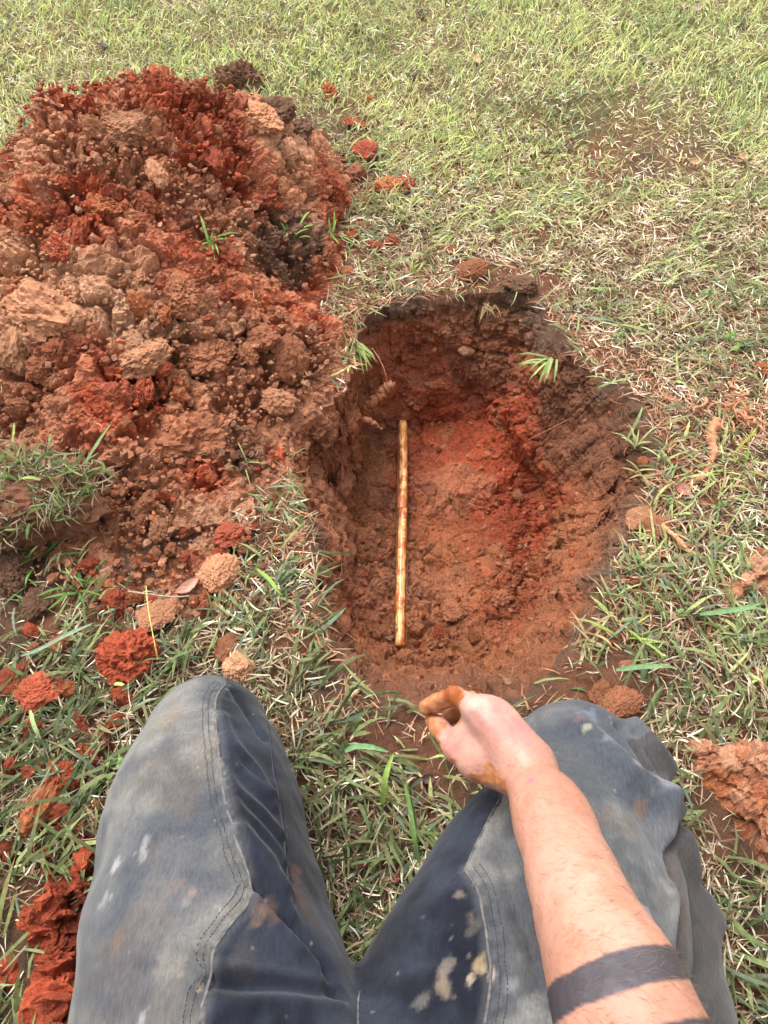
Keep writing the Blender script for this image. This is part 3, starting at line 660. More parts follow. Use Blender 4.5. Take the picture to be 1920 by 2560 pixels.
# cloth folds: polyline, half width, height
FOLDS = [(z5([(600, 215), (650, 330), (740, 430), (790, 520)]), .006, .005), (z5([(600, 300), (660, 400), (760, 500), (800, 560)]), .006, .005), (z5([(605, 390), (670, 490), (770, 590), (830, 660)]), .007, .006),
         (z5([(620, 470), (690, 570), (780, 670), (840, 760)]), .007, .006), (z5([(640, 560), (720, 680), (800, 780), (850, 870)]), .008, .006), (z5([(660, 650), (730, 740), (820, 850), (870, 960)]), .008, .006),
         (z5([(740, 860), (800, 920), (870, 1000), (950, 1100), (1010, 1180)]), .007, -.010), (z5([(745, 900), (800, 970), (880, 1060), (960, 1150)]), .008, .007),
         (z5([(560, 1205), (700, 1215), (830, 1235), (960, 1255), (1050, 1270)]), .007, -.010), (z5([(580, 1170), (720, 1185), (860, 1210), (980, 1235)]), .008, .006), (z5([(560, 1330), (700, 1310), (850, 1290), (1040, 1290)]), .010, .005),
         (z5([(430, 1100), (500, 1125), (560, 1135)]), .008, -.005), (z5([(440, 1075), (500, 1095), (570, 1105)]), .008, .004), (z5([(560, 740), (600, 760), (640, 760)]), .006, -.002),
         (z5([(655, 120), (700, 190), (740, 260), (770, 300)]), .006, -.004),
         (z4([(920, 400), (1000, 470), (1080, 560), (1180, 660), (1290, 745)]), .016, .012), (z4([(1110, 400), (1180, 480), (1250, 600), (1310, 720)]), .009, -.012), (z4([(1160, 400), (1250, 500), (1330, 600)]), .010, .012),
         (z4([(1190, 440), (1270, 560), (1300, 600)]), .006, -.008), (z4([(1180, 700), (1260, 820), (1330, 960), (1350, 1100)]), .010, -.007), (z4([(1230, 640), (1290, 740), (1330, 900)]), .009, .007),
         (z4([(1000, 560), (1100, 680), (1200, 800), (1290, 960)]), .012, -.005), (z4([(1370, 700), (1368, 900), (1372, 1100), (1380, 1400), (1382, 1770)]), .007, -.012), (z4([(1345, 760), (1350, 1000), (1355, 1300), (1362, 1770)]), .007, .005),
         (z4([(540, 740), (560, 900), (600, 1050), (640, 1200), (700, 1400), (740, 1600)]), .010, -.005), (z4([(640, 1280), (690, 1340), (720, 1450)]), .008, -.005), (z4([(130, 1480), (300, 1450), (480, 1470)]), .009, -.004),
         (z4([(700, 520), (800, 500), (900, 540)]), .008, -.0025), (z4([(720, 640), (830, 600), (930, 650)]), .008, -.0025),
         (z4([(1330, 770), (1400, 900), (1480, 1050), (1550, 1300)]), .012, .007), (z4([(1400, 1000), (1440, 1200), (1450, 1500)]), .011, -.006)]
disp = .0035 * fbm(Vj, 9, 3, 401) + .0012 * fbm(Vj, 30, 2, 402)
wob = np.stack([vnoise(Vj * 12, 405), vnoise(Vj * 12, 406), vnoise(Vj * 12, 407)], 1) * .006
for pl, w_, hgt in FOLDS:
    pts_ = spline(picks(pl), len(pl) * 3); d = poly_dist(Vj + wob, pts_); disp += 1.35 * hgt * np.exp(-(d / w_) ** 2)
for pl in (SEAM_L, SEAM_L2, SEAM_R, SEAM_RT):                          # puckers pulled in by the seams
    pts_ = np.array(picks(pl)); d = poly_dist(Vj, pts_); disp += .0016 * np.exp(-(d / .012) ** 2) * vnoise(Vj * 85, 410)
seam3 = {k: spline(picks(v), len(v) * 6) for k, v in dict(L=SEAM_L, L2=SEAM_L2, I=INS_L, R=SEAM_R, RT=SEAM_RT, F=FLY).items()}
# knee panels are a worn grey double layer; the inner legs stay dark indigo
def xy(l): return [tuple(q[:2]) for q in l]
polyL = xy(picks(SEAM_L)) + xy(picks(SEAM_L2)) + [(-.13, -.1), (-.6, -.1), (-.6, .45), (-.22, .45)]
Kr = picks(SEAM_R)
polyR = [(.165, .30), (.19, .42), (.36, .45), (.62, .40), (.62, -.6), (.13, -.6)] + xy(Kr)[::-1] + xy(picks(SEAM_RT))
pan = in_poly(Vj[:, 0], Vj[:, 1], polyL) | in_poly(Vj[:, 0], Vj[:, 1], polyR)
pan &= Vj[:, 2] > .03
sideR = np.zeros(len(Vj), bool)
sr = np.array(xy(picks(SIDE_R)));
sideR = (Vj[:, 0] > np.interp(Vj[:, 1], sr[::-1, 1], sr[::-1, 0]) + .004) & (Vj[:, 1] < sr[0, 1])
f = fbm(Vj, 6, 4, 420, .6); f2 = fbm(Vj, 28, 3, 421, .6)
grey = mix(srgb(86, 88, 92), srgb(134, 131, 127), sst(-.35, .45, f)); grey = mix(grey, srgb(74, 79, 90), sst(.1, .6, fbm(Vj, 5, 3, 423)) * .6)
navy = mix(srgb(25, 29, 40), srgb(50, 55, 68), sst(-.3, .6, f + .4 * f2)); 
cj = np.where(pan[:, None], grey, navy)
dS = np.minimum(poly_dist(Vj, seam3['L']), np.minimum(poly_dist(Vj, seam3['L2']), poly_dist(Vj, seam3['R'])))
cj = mix(cj, cj * .72, sst(.020, .006, dS) * pan * (.5 + .5 * np.sign(vnoise(Vj * 95, 430)))) 
cj = mix(cj, srgb(150, 150, 150), sst(.010, .003, dS) * (~pan) * .15)
cj = mix(cj, srgb(78, 72, 70), sideR * .75)
cj = mix(cj, srgb(128, 108, 90), sst(.15, .7, fbm(Vj, 8, 4, 425, .6)) * pan * .22)
STN = [(z5([(325, 690)])[0], .010, .6, 4, srgb(205, 200, 200)), (z5([(320, 740)])[0], .007, .5, 3, srgb(200, 196, 194)), (z5([(205, 780)])[0], .014, .9, 3, srgb(200, 198, 196)), (z5([(160, 900)])[0], .018, .9, 3, srgb(175, 176, 178)),
       (z5([(448, 855)])[0], .024, .9, 1, srgb(150, 130, 122)), (z5([(500, 875)])[0], .012, .8, 2, srgb(168, 140, 132)), (z5([(470, 915)])[0], .010, .7, 2, srgb(160, 150, 145)), (z5([(415, 1160)])[0], .020, .5, 2, srgb(165, 160, 150)),
       (z5([(415, 230)])[0], .045, .5, 1, srgb(160, 136, 112)), (z5([(430, 160)])[0], .030, .4, 1, srgb(140, 120, 100)), (z5([(320, 1345)])[0], .016, .9, 2, srgb(190, 188, 185)), (z5([(225, 1075)])[0], .025, .5, 1, srgb(150, 122, 92)), (z5([(520, 1240)])[0], .010, .8, 2, srgb(190, 170, 130)),
       (z5([(785, 940)])[0], .022, .8, 2, srgb(120, 95, 84)), (z5([(740, 955)])[0], .012, .8, 2, srgb(120, 100, 90)), (z5([(890, 790)])[0], .020, .9, 2, srgb(104, 76, 66)), (z5([(915, 900)])[0], .026, .9, 2, srgb(98, 74, 68)), (z5([(940, 960)])[0], .022, .85, 2, srgb(96, 76, 70)), (z5([(690, 1130)])[0], .03, .35, 1, srgb(110, 98, 92)),
       (z4([(365, 1165)])[0], .012, .8, 2, srgb(150, 136, 124)), (z4([(420, 1275)])[0], .018, .75, 2, srgb(124, 114, 106)), (z4([(290, 1590)])[0], .014, .85, 2, srgb(170, 152, 132)), (z4([(300, 1500)])[0], .012, .8, 2, srgb(150, 140, 128)), (z4([(200, 1660)])[0], .014, .8, 2, srgb(130, 124, 120)), (z4([(465, 1480)])[0], .010, .9, 2, srgb(200, 176, 140)), (z4([(415, 1560)])[0], .006, .95, 2, srgb(210, 190, 170)), (z4([(520, 1540)])[0], .008, .9, 2, srgb(215, 200, 180)),
       (z4([(620, 1600)])[0], .02, .6, 1, srgb(190, 190, 188)), (z4([(680, 1700)])[0], .03, .7, 1, srgb(165, 165, 160)), (z4([(650, 1480)])[0], .03, .5, 1, srgb(150, 148, 138)), (z4([(950, 440)])[0], .011, .95, 2, srgb(196, 196, 170)), (z4([(900, 400)])[0], .015, .6, 2, srgb(160, 126, 104)), (z4([(1085, 395)])[0], .016, .9, 3, srgb(190, 170, 160)), (z4([(960, 340)])[0], .026, .6, 2, srgb(150, 158, 176)),
       (z4([(1050, 500)])[0], .035, .6, 1, srgb(168, 172, 180)), (z4([(1180, 620)])[0], .035, .7, 1, srgb(176, 178, 182)), (z4([(1260, 700)])[0], .03, .7, 1, srgb(176, 176, 180)), (z4([(1120, 860)])[0], .045, .45, 1, srgb(120, 98, 80)), (z4([(1220, 770)])[0], .016, .6, 2, srgb(150, 116, 92)), (z4([(1160, 1140)])[0], .035, .5, 1, srgb(160, 158, 150)), (z4([(1330, 1150)])[0], .02, .5, 2, srgb(180, 180, 176)), (z4([(1230, 1280)])[0], .014, .7, 2, srgb(205, 205, 205))]
ns = fbm(Vj, 60, 3, 440, .6); nb = fbm(Vj, 22, 3, 441)
for (a, b), r, st, el, c_ in STN:
    q = PK(a, b); dv = Vj - q; dv[:, 1] /= (1 + .45 * (el - 1)); d = np.linalg.norm(dv, axis=1) / (r * .72) + .5 * nb + .5 * ns
    cj = mix(cj, c_ * .74, sst(.85, .45 if el > 1 else .0, d) * st * .8)
k_ = fbm(Vj, 130, 2, 450); cj = mix(cj, srgb(170, 160, 148), sst(.85, .95, k_) * .4)
cj = cj * np.array([.66, .66, .66])
Vj2 = Vj + Nj * disp[:, None]; Vj2[:, 2] = np.maximum(Vj2[:, 2], .003)
mD, n, b, out = mat('denim')
a = n.nodes.new('ShaderNodeVertexColor'); a.layer_name = 'Col'
tc = n.nodes.new('ShaderNodeTexCoord'); mp = n.nodes.new('ShaderNodeMapping'); mp.inputs['Scale'].default_value = (1, .22, 1); mp.inputs['Rotation'].default_value = (0, 0, .5); n.links.new(tc.outputs['Object'], mp.inputs[0])
tw = n.nodes.new('ShaderNodeTexNoise'); tw.inputs['Scale'].default_value = 420; tw.inputs['Detail'].default_value = 4; n.links.new(mp.outputs[0], tw.inputs['Vector'])
md = nz(n, 60, 5, .7); c = vmul(n, vmul(n, a.outputs[0], mrange(n, tw.outputs[0], .3, .7, .82, 1.18)), mrange(n, md.outputs[0], .3, .7, .86, 1.14))
n.links.new(c, b.inputs['Base Color']); b.inputs['Roughness'].default_value = .9; b.inputs['Specular IOR Level'].default_value = .15
b.inputs['Sheen Weight'].default_value = .12; b.inputs['Sheen Roughness'].default_value = .5
bump(n, b, [(tw.outputs[0], .0009, .7), (md.outputs[0], .0015, .5)])
person = link('person', None, loc=(0, -.1, 0))
tag(person, 'person kneeling at the edge of the hole in dirty work trousers, right hand reaching forward', 'person')
def child(name, me, m, par=person):
    o = link(name, me, m, par)
    if par is person: o.location = (0, .1, 0)
    return o
trousers = child('trousers', mesh_np('trousers', Vj2, quads=Qj, col=cj), mD)
BV_J = bvh((Vj2, Qj))
def snap(p, bv, off=0.0):
    q, nn, _, _ = bv.find_nearest(Vector(p)); return np.array(q) + np.array(nn) * off, np.array(nn)
mS, n, b, out = mat('seam_cloth'); nS = nz(n, 120, 3); cr = n.nodes.new('ShaderNodeValToRGB'); n.links.new(nS.outputs[0], cr.inputs[0])
cr.color_ramp.elements[0].position = .35; cr.color_ramp.elements[0].color = (*srgb(70, 70, 76), 1); cr.color_ramp.elements[1].position = .68; cr.color_ramp.elements[1].color = (*srgb(112, 106, 100), 1)
n.links.new(cr.outputs[0], b.inputs['Base Color']); b.inputs['Roughness'].default_value = .9
mT, n, b, out = mat('thread'); b.inputs['Base Color'].default_value = (*srgb(44, 46, 56), 1); b.inputs['Roughness'].default_value = .8
def seam(pts, r, off=-.0002):
    pp = np.array([snap(p, BV_J, off)[0] for p in pts]); 
    for _ in range(8): pp[1:-1] = (pp[:-2] + 2 * pp[1:-1] + pp[2:]) / 4
    V, Q, T = tube(pp, r, 6); return child('seam', mesh_np('seam', V, Q, T), mS, trousers), pp
def stitches(pp, side, dist, step=.0034):
    """row of thread dashes beside a seam"""
    L = np.concatenate([[0], np.cumsum(np.linalg.norm(np.diff(pp, axis=0), axis=1))]); vs, qs, ts, o = [], [], [], 0
    for s in np.arange(.003, L[-1] - .003, step):
        e = [np.array([np.interp(u, L, pp[:, d]) for d in range(3)]) for u in (s, s + step * .68)]
        t = e[1] - e[0]; t /= np.linalg.norm(t) + 1e-9; ee = []
        for q in e:
            _, nn = snap(q, BV_J); sdv = np.cross(t, nn) * side; ee.append(snap(q + sdv * dist, BV_J, .0001)[0])
        V, Q, T = tube([ee[0], (ee[0] + ee[1]) / 2 , ee[1]], [.00035, .00045, .00035], 4); vs.append(V); qs.append(Q + o); ts.append(T + o); o += len(V)
    return np.concatenate(vs), np.concatenate(qs), np.concatenate(ts)
S_ = {}
for k_, r in (('L', .0017), ('L2', .0015), ('R', .0016), ('RT', .0012), ('F', .0012)): S_[k_] = seam(seam3[k_], r)[1]
so_ = seam(seam3['I'], .0010)[0]; so_.data.materials.clear(); so_.data.materials.append(mT)
vs, qs, ts, o_ = [], [], [], 0
for k_, sides in (('L', 1), ('L2', 1), ('R', -1)):
    for dist in (.0085, .0150):
        for sg in (sides,):
            V, Q, T = stitches(S_[k_], sg, dist); vs.append(V); qs.append(Q + o_); ts.append(T + o_); o_ += len(V)
st_o = child('stitching', mesh_np('stitching', np.concatenate(vs), np.concatenate(qs), np.concatenate(ts)), mT, trousers); st_o['kind'] = 'stuff'

# ---- arm and hand (skin): one continuous surface
AX = [(P(1322, 1942, .272), .0245), (P(1371, 2025, .297), .0300), (P(1394, 2083, .312), .0322), (P(1434, 2200, .337), .0350), (P(1475, 2314, .360), .0382), (P(1532, 2440, .385), .0442), (P(1572, 2560, .402), .0460),
      (np.array([.20, -.035, .41]), .043), (np.array([.215, -.12, .50]), .046), (np.array([.20, -.24, .70]), .056)]
hp = chain(AX, .02)
def seg(l, k): return chain([(P(a, b, z), r) for a, b, z, r in l], k)
hp += seg([(1310, 1940, .270, .019), (1292, 1905, .272, .0150), (1187, 1772, .284, .0122)], .014) + seg([(1325, 1935, .272, .018), (1310, 1895, .275, .0150), (1228, 1778, .283, .0122)], .014)
hp += seg([(1335, 1935, .270, .018), (1325, 1900, .270, .0145), (1263, 1802, .273, .0118)], .014) + seg([(1345, 1935, .266, .017), (1340, 1905, .262, .0135), (1298, 1840, .257, .0110)], .014)
hp += seg([(1300, 1905, .276, .014), (1208, 1782, .281, .011)], .02) + seg([(1325, 1905, .274, .013), (1246, 1795, .277, .011)], .02)
hp += seg([(1300, 1930, .256, .018), (1240, 1850, .262, .016), (1215, 1800, .268, .012)], .014)
hp += seg([(1285, 1940, .262, .018), (1248, 1928, .252, .0160), (1195, 1903, .248, .0185), (1150, 1873, .242, .0145)], .012) + seg([(1150, 1873, .242, .0145), (1128, 1853, .236, .0122), (1112, 1834, .230, .0104), (1098, 1819, .225, .0104), (1083, 1802, .214, .0088)], .003)
hp += [(P(1140, 1862, .243), P(1185, 1800, .266), .010, .009, .016, 1), (P(1255, 1898, .262), P(1178, 1838, .259), .0145, .011, .016, 1)]
hp += [(P(a, b, z), P(a + 3, b + 3, z), .0062, .0062, .006, 1) for a, b, z in ((1186, 1766, .2935), (1229, 1773, .2935), (1264, 1799, .283), (1299, 1836, .264), (1139, 1734, .2665))]
hp += seg([(1290, 1895, .2875, .0028), (1190, 1775, .2972, .0028)], .004) + seg([(1312, 1885, .2890, .0028), (1232, 1782, .2970, .0026)], .005) + seg([(1325, 1885, .2835, .0022), (1266, 1806, .2850, .002)], .005)
FING = [[(1187, 1771, .286, .0116), (1160, 1752, .273, .0098), (1138, 1739, .260, .0100), (1112, 1748, .246, .0086), (1090, 1757, .236, .0086), (1063, 1768, .226, .0074)],
        [(1228, 1778, .284, .0116), (1200, 1762, .257, .0098), (1178, 1755, .236, .0098), (1150, 1772, .222, .0086), (1133, 1786, .212, .0084), (1108, 1806, .206, .0074)],
        [(1263, 1802, .273, .0110), (1230, 1786, .240, .0094), (1205, 1780, .215, .0094), (1180, 1795, .203, .0084), (1163, 1808, .196, .0082), (1143, 1830, .194, .0072)],
        [(1298, 1840, .257, .0102), (1265, 1822, .225, .0084), (1242, 1814, .206, .0084), (1220, 1830, .196, .0076), (1206, 1842, .191, .0074), (1192, 1860, .190, .0064)]]
for fg in FING: hp += seg(fg, .0035)
G, lo_, h_ = field((.01, -.34, .165), (.30, .36, .80), .0021, hp)
Va, Qa = surface_nets(G, lo_, h_); del G
Va = relax(Va, Qa, 2); Na = normals(Va, Qa); PA = Picker(Va, Na)
fa = fbm(Va, 18, 3, 500); fb = fbm(Va, 70, 3, 501, .6); fc = fbm(Va, 7, 2, 502)
skin = mix(srgb(214, 158, 132), srgb(228, 176, 152), sst(-.4, .5, fa)); skin = mix(skin, srgb(204, 138, 112), sst(.0, .6, fc) * .5)
hand = sst(.20, .29, Va[:, 1]); skin = mix(skin, mix(srgb(232, 170, 158), srgb(236, 190, 172), sst(-.3, .3, fa)), hand * .85)
def spot(c, q, r, colr, st, s=.5, hard=.3):
    d = np.linalg.norm(Va - q, axis=1) / r + s * fa * .8 + s * fb * .5; return mix(c, colr, sst(1, hard, d) * st)
for (a, b), r in (((1200, 1735), .018), ((1238, 1760), .014), ((1125, 1870), .018), ((1290, 1830), .02)): skin = spot(skin, PA(a, b), r, srgb(228, 140, 134), .55)
skin = spot(skin, PA(1325, 1948), .007, srgb(226, 120, 150), .75)
for a, b in ((1155, 1743), (1148, 1728), (1408, 2158), (1450, 2325), (1530, 2250), (1500, 2480)): skin = spot(skin, PA(a, b), .0024, srgb(150, 84, 66), .7)
# mud
MUD = srgb(176, 118, 80); mud = np.zeros(len(Va))
def dist_seg3(l): return poly_dist(Va, [P(a, b, z) for a, b, z, r in l])
i_d = dist_seg3(FING[0][1:]); mud = np.maximum(mud, sst(.0165, .0125, i_d + .003 * fb) * sst(P(1152, 1740, .262)[0] + .004, P(1152, 1740, .262)[0] - .004, Va[:, 0] + .0015 * fb + .25 * (Va[:, 1] - P(1150, 1740, .26)[1])))
for fg in FING[1:]: mud = np.maximum(mud, sst(.0150, .0120, dist_seg3(fg[1:]) + .002 * fb) * sst(.272, .262, Va[:, 2] + .006 * fa))
mud = np.maximum(mud, sst(.024, .016, np.linalg.norm(Va - P(1072, 1792, .215), axis=1) + .006 * fb + .005 * fa))
under = sst(.15, -.35, Na[:, 2]); mud = np.maximum(mud, under * hand * sst(-.5, .1, fa + .4))
for q, r in ((PA(1098, 1868), .012), (PA(1080, 1835), .017), (PA(1078, 1812), .014), (PA(1130, 1790), .014), (PA(1150, 1800), .008), (PA(1205, 1952), .008), (PA(1225, 1953), .012), (PA(1245, 1953), .012), (PA(1185, 1940), .006), (PA(1130, 1893), .005)):
    mud = np.maximum(mud, sst(1.1, .5, np.linalg.norm(Va - q, axis=1) / r + .9 * fb + .2 * fa))
mudc = mix(MUD, srgb(208, 150, 100), sst(.0, .6, fb)); mudc = mix(mudc, srgb(150, 84, 44), sst(.1, .6, fa))
skin = mix(skin, mudc * 1.45, mud)
# tattooed bands round the forearm
e0, e1 = AX[3][0], AX[6][0]; axd = (e1 - e0) / np.linalg.norm(e1 - e0)
def along(px, py): q = PA(px, py); return (q - e0) @ axd
vdir = (e0 + axd * .15 - np.array([0, 0, CAM_H])); vdir /= np.linalg.norm(vdir); axd = axd - .8 * (axd @ vdir) * vdir; axd /= np.linalg.norm(axd)
t0 = None
s_ = (Va - e0) @ axd + .0005 * fb + .0012 * fa
t0, t1 = along(1490, 2398), along(1535, 2487)
t2 = along(1650, 2558)
band = sst(t0 - .0012, t0 + .0012, s_) * sst(t1 + .0012, t1 - .0012, s_) + sst(t2 - .001, t2 + .001, s_) * sst(t2 + .032, t2 + .030, s_)
skin = mix(skin, mix(srgb(70, 74, 84), srgb(82, 86, 96), sst(-.3, .4, fa)), np.clip(band, 0, 1) * .95)
crease = np.abs(fbm(Va, 120, 2, 520))
skin = skin * np.array([.60, .555, .555])
Va2 = Va + Na * (mud * (.0007 + .0007 * fb) + .0004 * fb)[:, None]
mK, n, b, out = mat('skin'); a = n.nodes.new('ShaderNodeVertexColor'); a.layer_name = 'Col'; at = n.nodes.new('ShaderNodeAttribute'); at.attribute_name = 'mud'
k1 = nz(n, 240, 4, .6); k2 = nz(n, 70, 3, .6); c = vmul(n, vmul(n, a.outputs[0], mrange(n, k1.outputs[0], .3, .7, .93, 1.07)), mrange(n, k2.outputs[0], .3, .7, .93, 1.07))
n.links.new(c, b.inputs['Base Color']); n.links.new(mrange(n, at.outputs['Fac'], 0, 1, .52, .22), b.inputs['Roughness']); b.inputs['Specular IOR Level'].default_value = .4
b.inputs['Subsurface Weight'].default_value = .06; b.inputs['Subsurface Radius'].default_value = (.01, .004, .002); b.inputs['Subsurface Scale'].default_value = .6
bump(n, b, [(k1.outputs[0], .0006, .7), (k2.outputs[0], .0015, .35)])
arm = child('body', mesh_np('body', Va2, quads=Qa, col=skin, extra={'mud': mud}), mK)
# arm hair
cand = np.nonzero((Va[:, 1] < .24) & (Va[:, 1] > -.02) & (Na[:, 2] > -.3))[0]; hi_ = RNG.choice(cand, 1100); n_ = len(hi_)
Pn = Va2[hi_]; Nn = Na[hi_]; back_ = np.array([.0, .0, 0]) + np.cross(Nn, axd) * U(.3, .8, n_)[:, None] + axd * U(-.2, .9, n_)[:, None] + Nn * U(.15, .4, n_)[:, None]
back_ /= np.linalg.norm(back_, axis=1, keepdims=True); Lh = U(.006, .015, n_)[:, None]; sd_ = np.cross(back_, Nn); sd_ /= np.linalg.norm(sd_, axis=1, keepdims=True) + 1e-9; wv_ = .00011
mid_ = Pn + back_ * Lh * .5 + sd_ * Lh * .1 * U(-1, 1, n_)[:, None]; end_ = Pn + back_ * Lh + sd_ * Lh * .3 * U(-1, 1, n_)[:, None] - Nn * Lh * .12
VH = np.stack([Pn - sd_ * wv_, Pn + sd_ * wv_, mid_ + sd_ * wv_ * .8, mid_ - sd_ * wv_ * .8, end_], 1).reshape(-1, 3); oo = np.arange(n_)[:, None] * 5
mH, n, b, out = mat('hair'); b.inputs['Base Color'].default_value = (.16, .09, .05, 1); b.inputs['Roughness'].default_value = .6
hair = child('arm_hair', mesh_np('arm_hair', VH, oo + np.array([0, 1, 2, 3]), oo + np.array([3, 2, 4])), mH, arm); hair['kind'] = 'stuff'
# upper body, head, other arm and boots: behind the lens, needed for the shade they cast
G, lo_, h_ = field((-.40, -.62, .30), (.40, .02, .98), .008, [((0, -.19, .36), (0, -.27, .52), .135, .15, .06, 1), ((-.06, -.28, .52), (.06, -.28, .52), .14, .14, .06, 1), ((-.12, -.30, .68), (.12, -.30, .68), .105, .105, .08, 1),
     ((.20, -.29, .72), (.21, -.17, .58), .075, .062, .04, 1), ((-.20, -.29, .72), (-.24, -.20, .58), .075, .062, .04, 1), ((0, -.30, .72), (0, -.29, .83), .08, .06, .05, 1)])
Vs, Qs_ = surface_nets(G, lo_, h_); Vs = relax(Vs, Qs_, 2); Vs += normals(Vs, Qs_) * (.006 * fbm(Vs, 9, 3, 600))[:, None]
mC, n, b, out = mat('shirt_cloth'); tn = nz(n, 500, 3); n.links.new(mrange(n, tn.outputs[0], .3, .7, .06, .10), b.inputs['Roughness']); b.inputs['Base Color'].default_value = (.06, .065, .075, 1); b.inputs['Roughness'].default_value = .9
n.links.remove(b.inputs['Roughness'].links[0]); child('shirt', mesh_np('shirt', Vs, quads=Qs_), mC)
G, lo_, h_ = field((-.36, -.45, .48), (.14, .02, 1.22), .007, [((0, -.29, .80), (0, -.26, .92), .055, .055, .03, 1), ((0, -.27, 1.00), (0, -.24, .98), .088, .080, .03, 1.15), ((0, -.20, .93), (0, -.20, .96), .05, .06, .04, 1), ((0, -.135, .985), (0, -.15, 1.01), .012, .010, .015, 1),
     ((.085, -.26, .98), (.085, -.26, 1.0), .012, .012, .008, 1.5), ((-.085, -.26, .98), (-.085, -.26, 1.0), .012, .012, .008, 1.5)])
Vh, Qh = surface_nets(G, lo_, h_); Vh = relax(Vh, Qh, 1)
chh = np.where(((Vh[:, 2] > 1.03) | (Vh[:, 1] < -.27) & (Vh[:, 2] > .93))[:, None], srgb(70, 50, 38), srgb(222, 168, 142))
child('head', mesh_np('head', Vh, quads=Qh, col=chh, extra={'mud': np.zeros(len(Vh))}), mK)
G, lo_, h_ = field((-.36, -.3, .48), (.05, -.03, 1.12), .005, [((-.24, -.20, .58), (-.27, -.14, .72), .045, .045, .02, 1), ((-.27, -.14, .72), (-.12, -.10, .97), .042, .027, .02, 1), ((-.12, -.10, .97), (-.07, -.09, 1.03), .026, .024, .02, 1),
     ((-.07, -.09, 1.03), (-.02, -.065, 1.06), .010, .008, .01, 1), ((-.07, -.09, 1.02), (-.02, -.065, 1.035), .010, .008, .01, 1), ((-.07, -.09, 1.01), (-.02, -.065, 1.01), .010, .008, .01, 1), ((-.07, -.09, 1.0), (-.025, -.065, .985), .009, .007, .01, 1)])
Vl, Ql = surface_nets(G, lo_, h_); Vl = relax(Vl, Ql, 1); child('arm', mesh_np('arm', Vl, quads=Ql, col=np.broadcast_to(srgb(222, 168, 142), Vl.shape), extra={'mud': np.zeros(len(Vl))}), mK)
for sx in (-.15, .17):
    G, lo_, h_ = field((sx - .09, -.66, -.01), (sx + .09, -.30, .16), .006, [((sx, -.36, .06), (sx, -.42, .05), .052, .045, .03, 1), ((sx, -.42, .05), (sx, -.58, .035), .045, .036, .03, 1)])
    Vb, Qb = surface_nets(G, lo_, h_); Vb[:, 2] = np.maximum(Vb[:, 2], .004); child('boot', mesh_np('boot', Vb, quads=Qb), mC)
LEGKEEP += [(P(517, 1838)[0], P(517, 1838)[1], -.18, -.1, .055), (P(511, 2083)[0], P(511, 2083)[1], -.17, -.1, .085), (P(1434, 1908)[0], P(1434, 1908)[1], .18, -.1, .055), (P(1450, 2100)[0], P(1450, 2100)[1], .2, -.1, .085), (P(1615, 2130)[0], P(1615, 2130)[1], P(1715, 2560)[0], -.1, .045), (-.1, -.2, .1, -.2, .12)]
build_turf()
#@@OBJECTS
# ------------------------------------------------------------------ small piles of clay on the grass
def pile(name, poly_px, hmax, w, palette, label, seed, rough=.8):
    pol = np.array([P(a, b)[:2] for a, b in poly_px]); lo = pol.min(0) - .02; hi = pol.max(0) + .02
    ax, ay = np.arange(lo[0], hi[0], .0028), np.arange(lo[1], hi[1], .0028); X, Y = np.meshgrid(ax, ay, indexing='ij'); x, y = X.ravel(), Y.ravel(); pt = np.stack([x, y], 1)
    d = poly_dist(pt, pol, True); d = np.where(in_poly(x, y, pol), d, -d); V = np.stack([x, y, 0 * x], 1); d = d + .012 * fbm(V, 22, 3, seed)
    h = hmax * np.sin(np.pi / 2 * np.clip(d / w, 0, 1)) + np.minimum(d, 0); h = h * (1 + .4 * fbm(V, 14, 2, seed + 5)); V[:, 2] = h + gz(x, y)
    kp = h > -.008; Q = grid_quads(len(ax), len(ay)); Q = Q[kp[Q].all(1)]; us = np.zeros(len(V), bool); us[Q.ravel()] = True; rm = np.cumsum(us) - 1; V = V[us]; Q = rm[Q]
    N = normals(V, Q); dsp, i1, i2 = crumb_disp(V, rough, seed); V += N * (dsp * np.clip((V[:, 2] + .01) / .03, .2, 1))[:, None]; V += np.stack([vnoise(V * 60, 1), vnoise(V * 60, 2), 0 * V[:, 0]], 1) * .004
    c = mix(palette[0], palette[1], sst(-.3, .4, fbm(V, 18, 4, seed + 9))); c = mix(c, palette[2], sst(.55, .9, i2) * .8); c *= (.8 + .4 * i1)[:, None]
    lx = V[:, :2].mean(0); o = link(name, mesh_np(name, V - np.array([lx[0], lx[1], 0]), quads=Q, col=c, smooth=False), M_SOIL, loc=(lx[0], lx[1], 0)); tag(o, label, 'soil pile'); return pol
pile('clay_pile', [(215, 2110), (250, 2130), (262, 2200), (240, 2300), (225, 2420), (215, 2560), (205, 2650), (60, 2650), (70, 2560), (92, 2480), (80, 2400), (82, 2320), (70, 2290), (95, 2230), (120, 2150), (160, 2190), (190, 2150)], .05, .05, (RED * .95, DRED, RED * 1.3), 'bright red crumbled clay heaped along the outer side of the left thigh', 910)
pile('clay_pile', [(0, 2400), (55, 2430), (60, 2470), (40, 2490), (-40, 2490), (-60, 2400)], .02, .03, (RED, DRED, ORANGE), 'small low patch of red clay in the grass at the lower left edge', 915)
pile('clay_pile', [(1705, 1860), (1780, 1835), (1860, 1835), (1940, 1850), (2060, 1900), (2080, 2080), (1990, 2200), (1910, 2190), (1860, 2110), (1800, 2010), (1735, 1940)], .07, .09, (ORANGE * .95, BROWN * 1.3, TAN), 'broad orange brown soil pile right of the bent right knee', 920, .45)
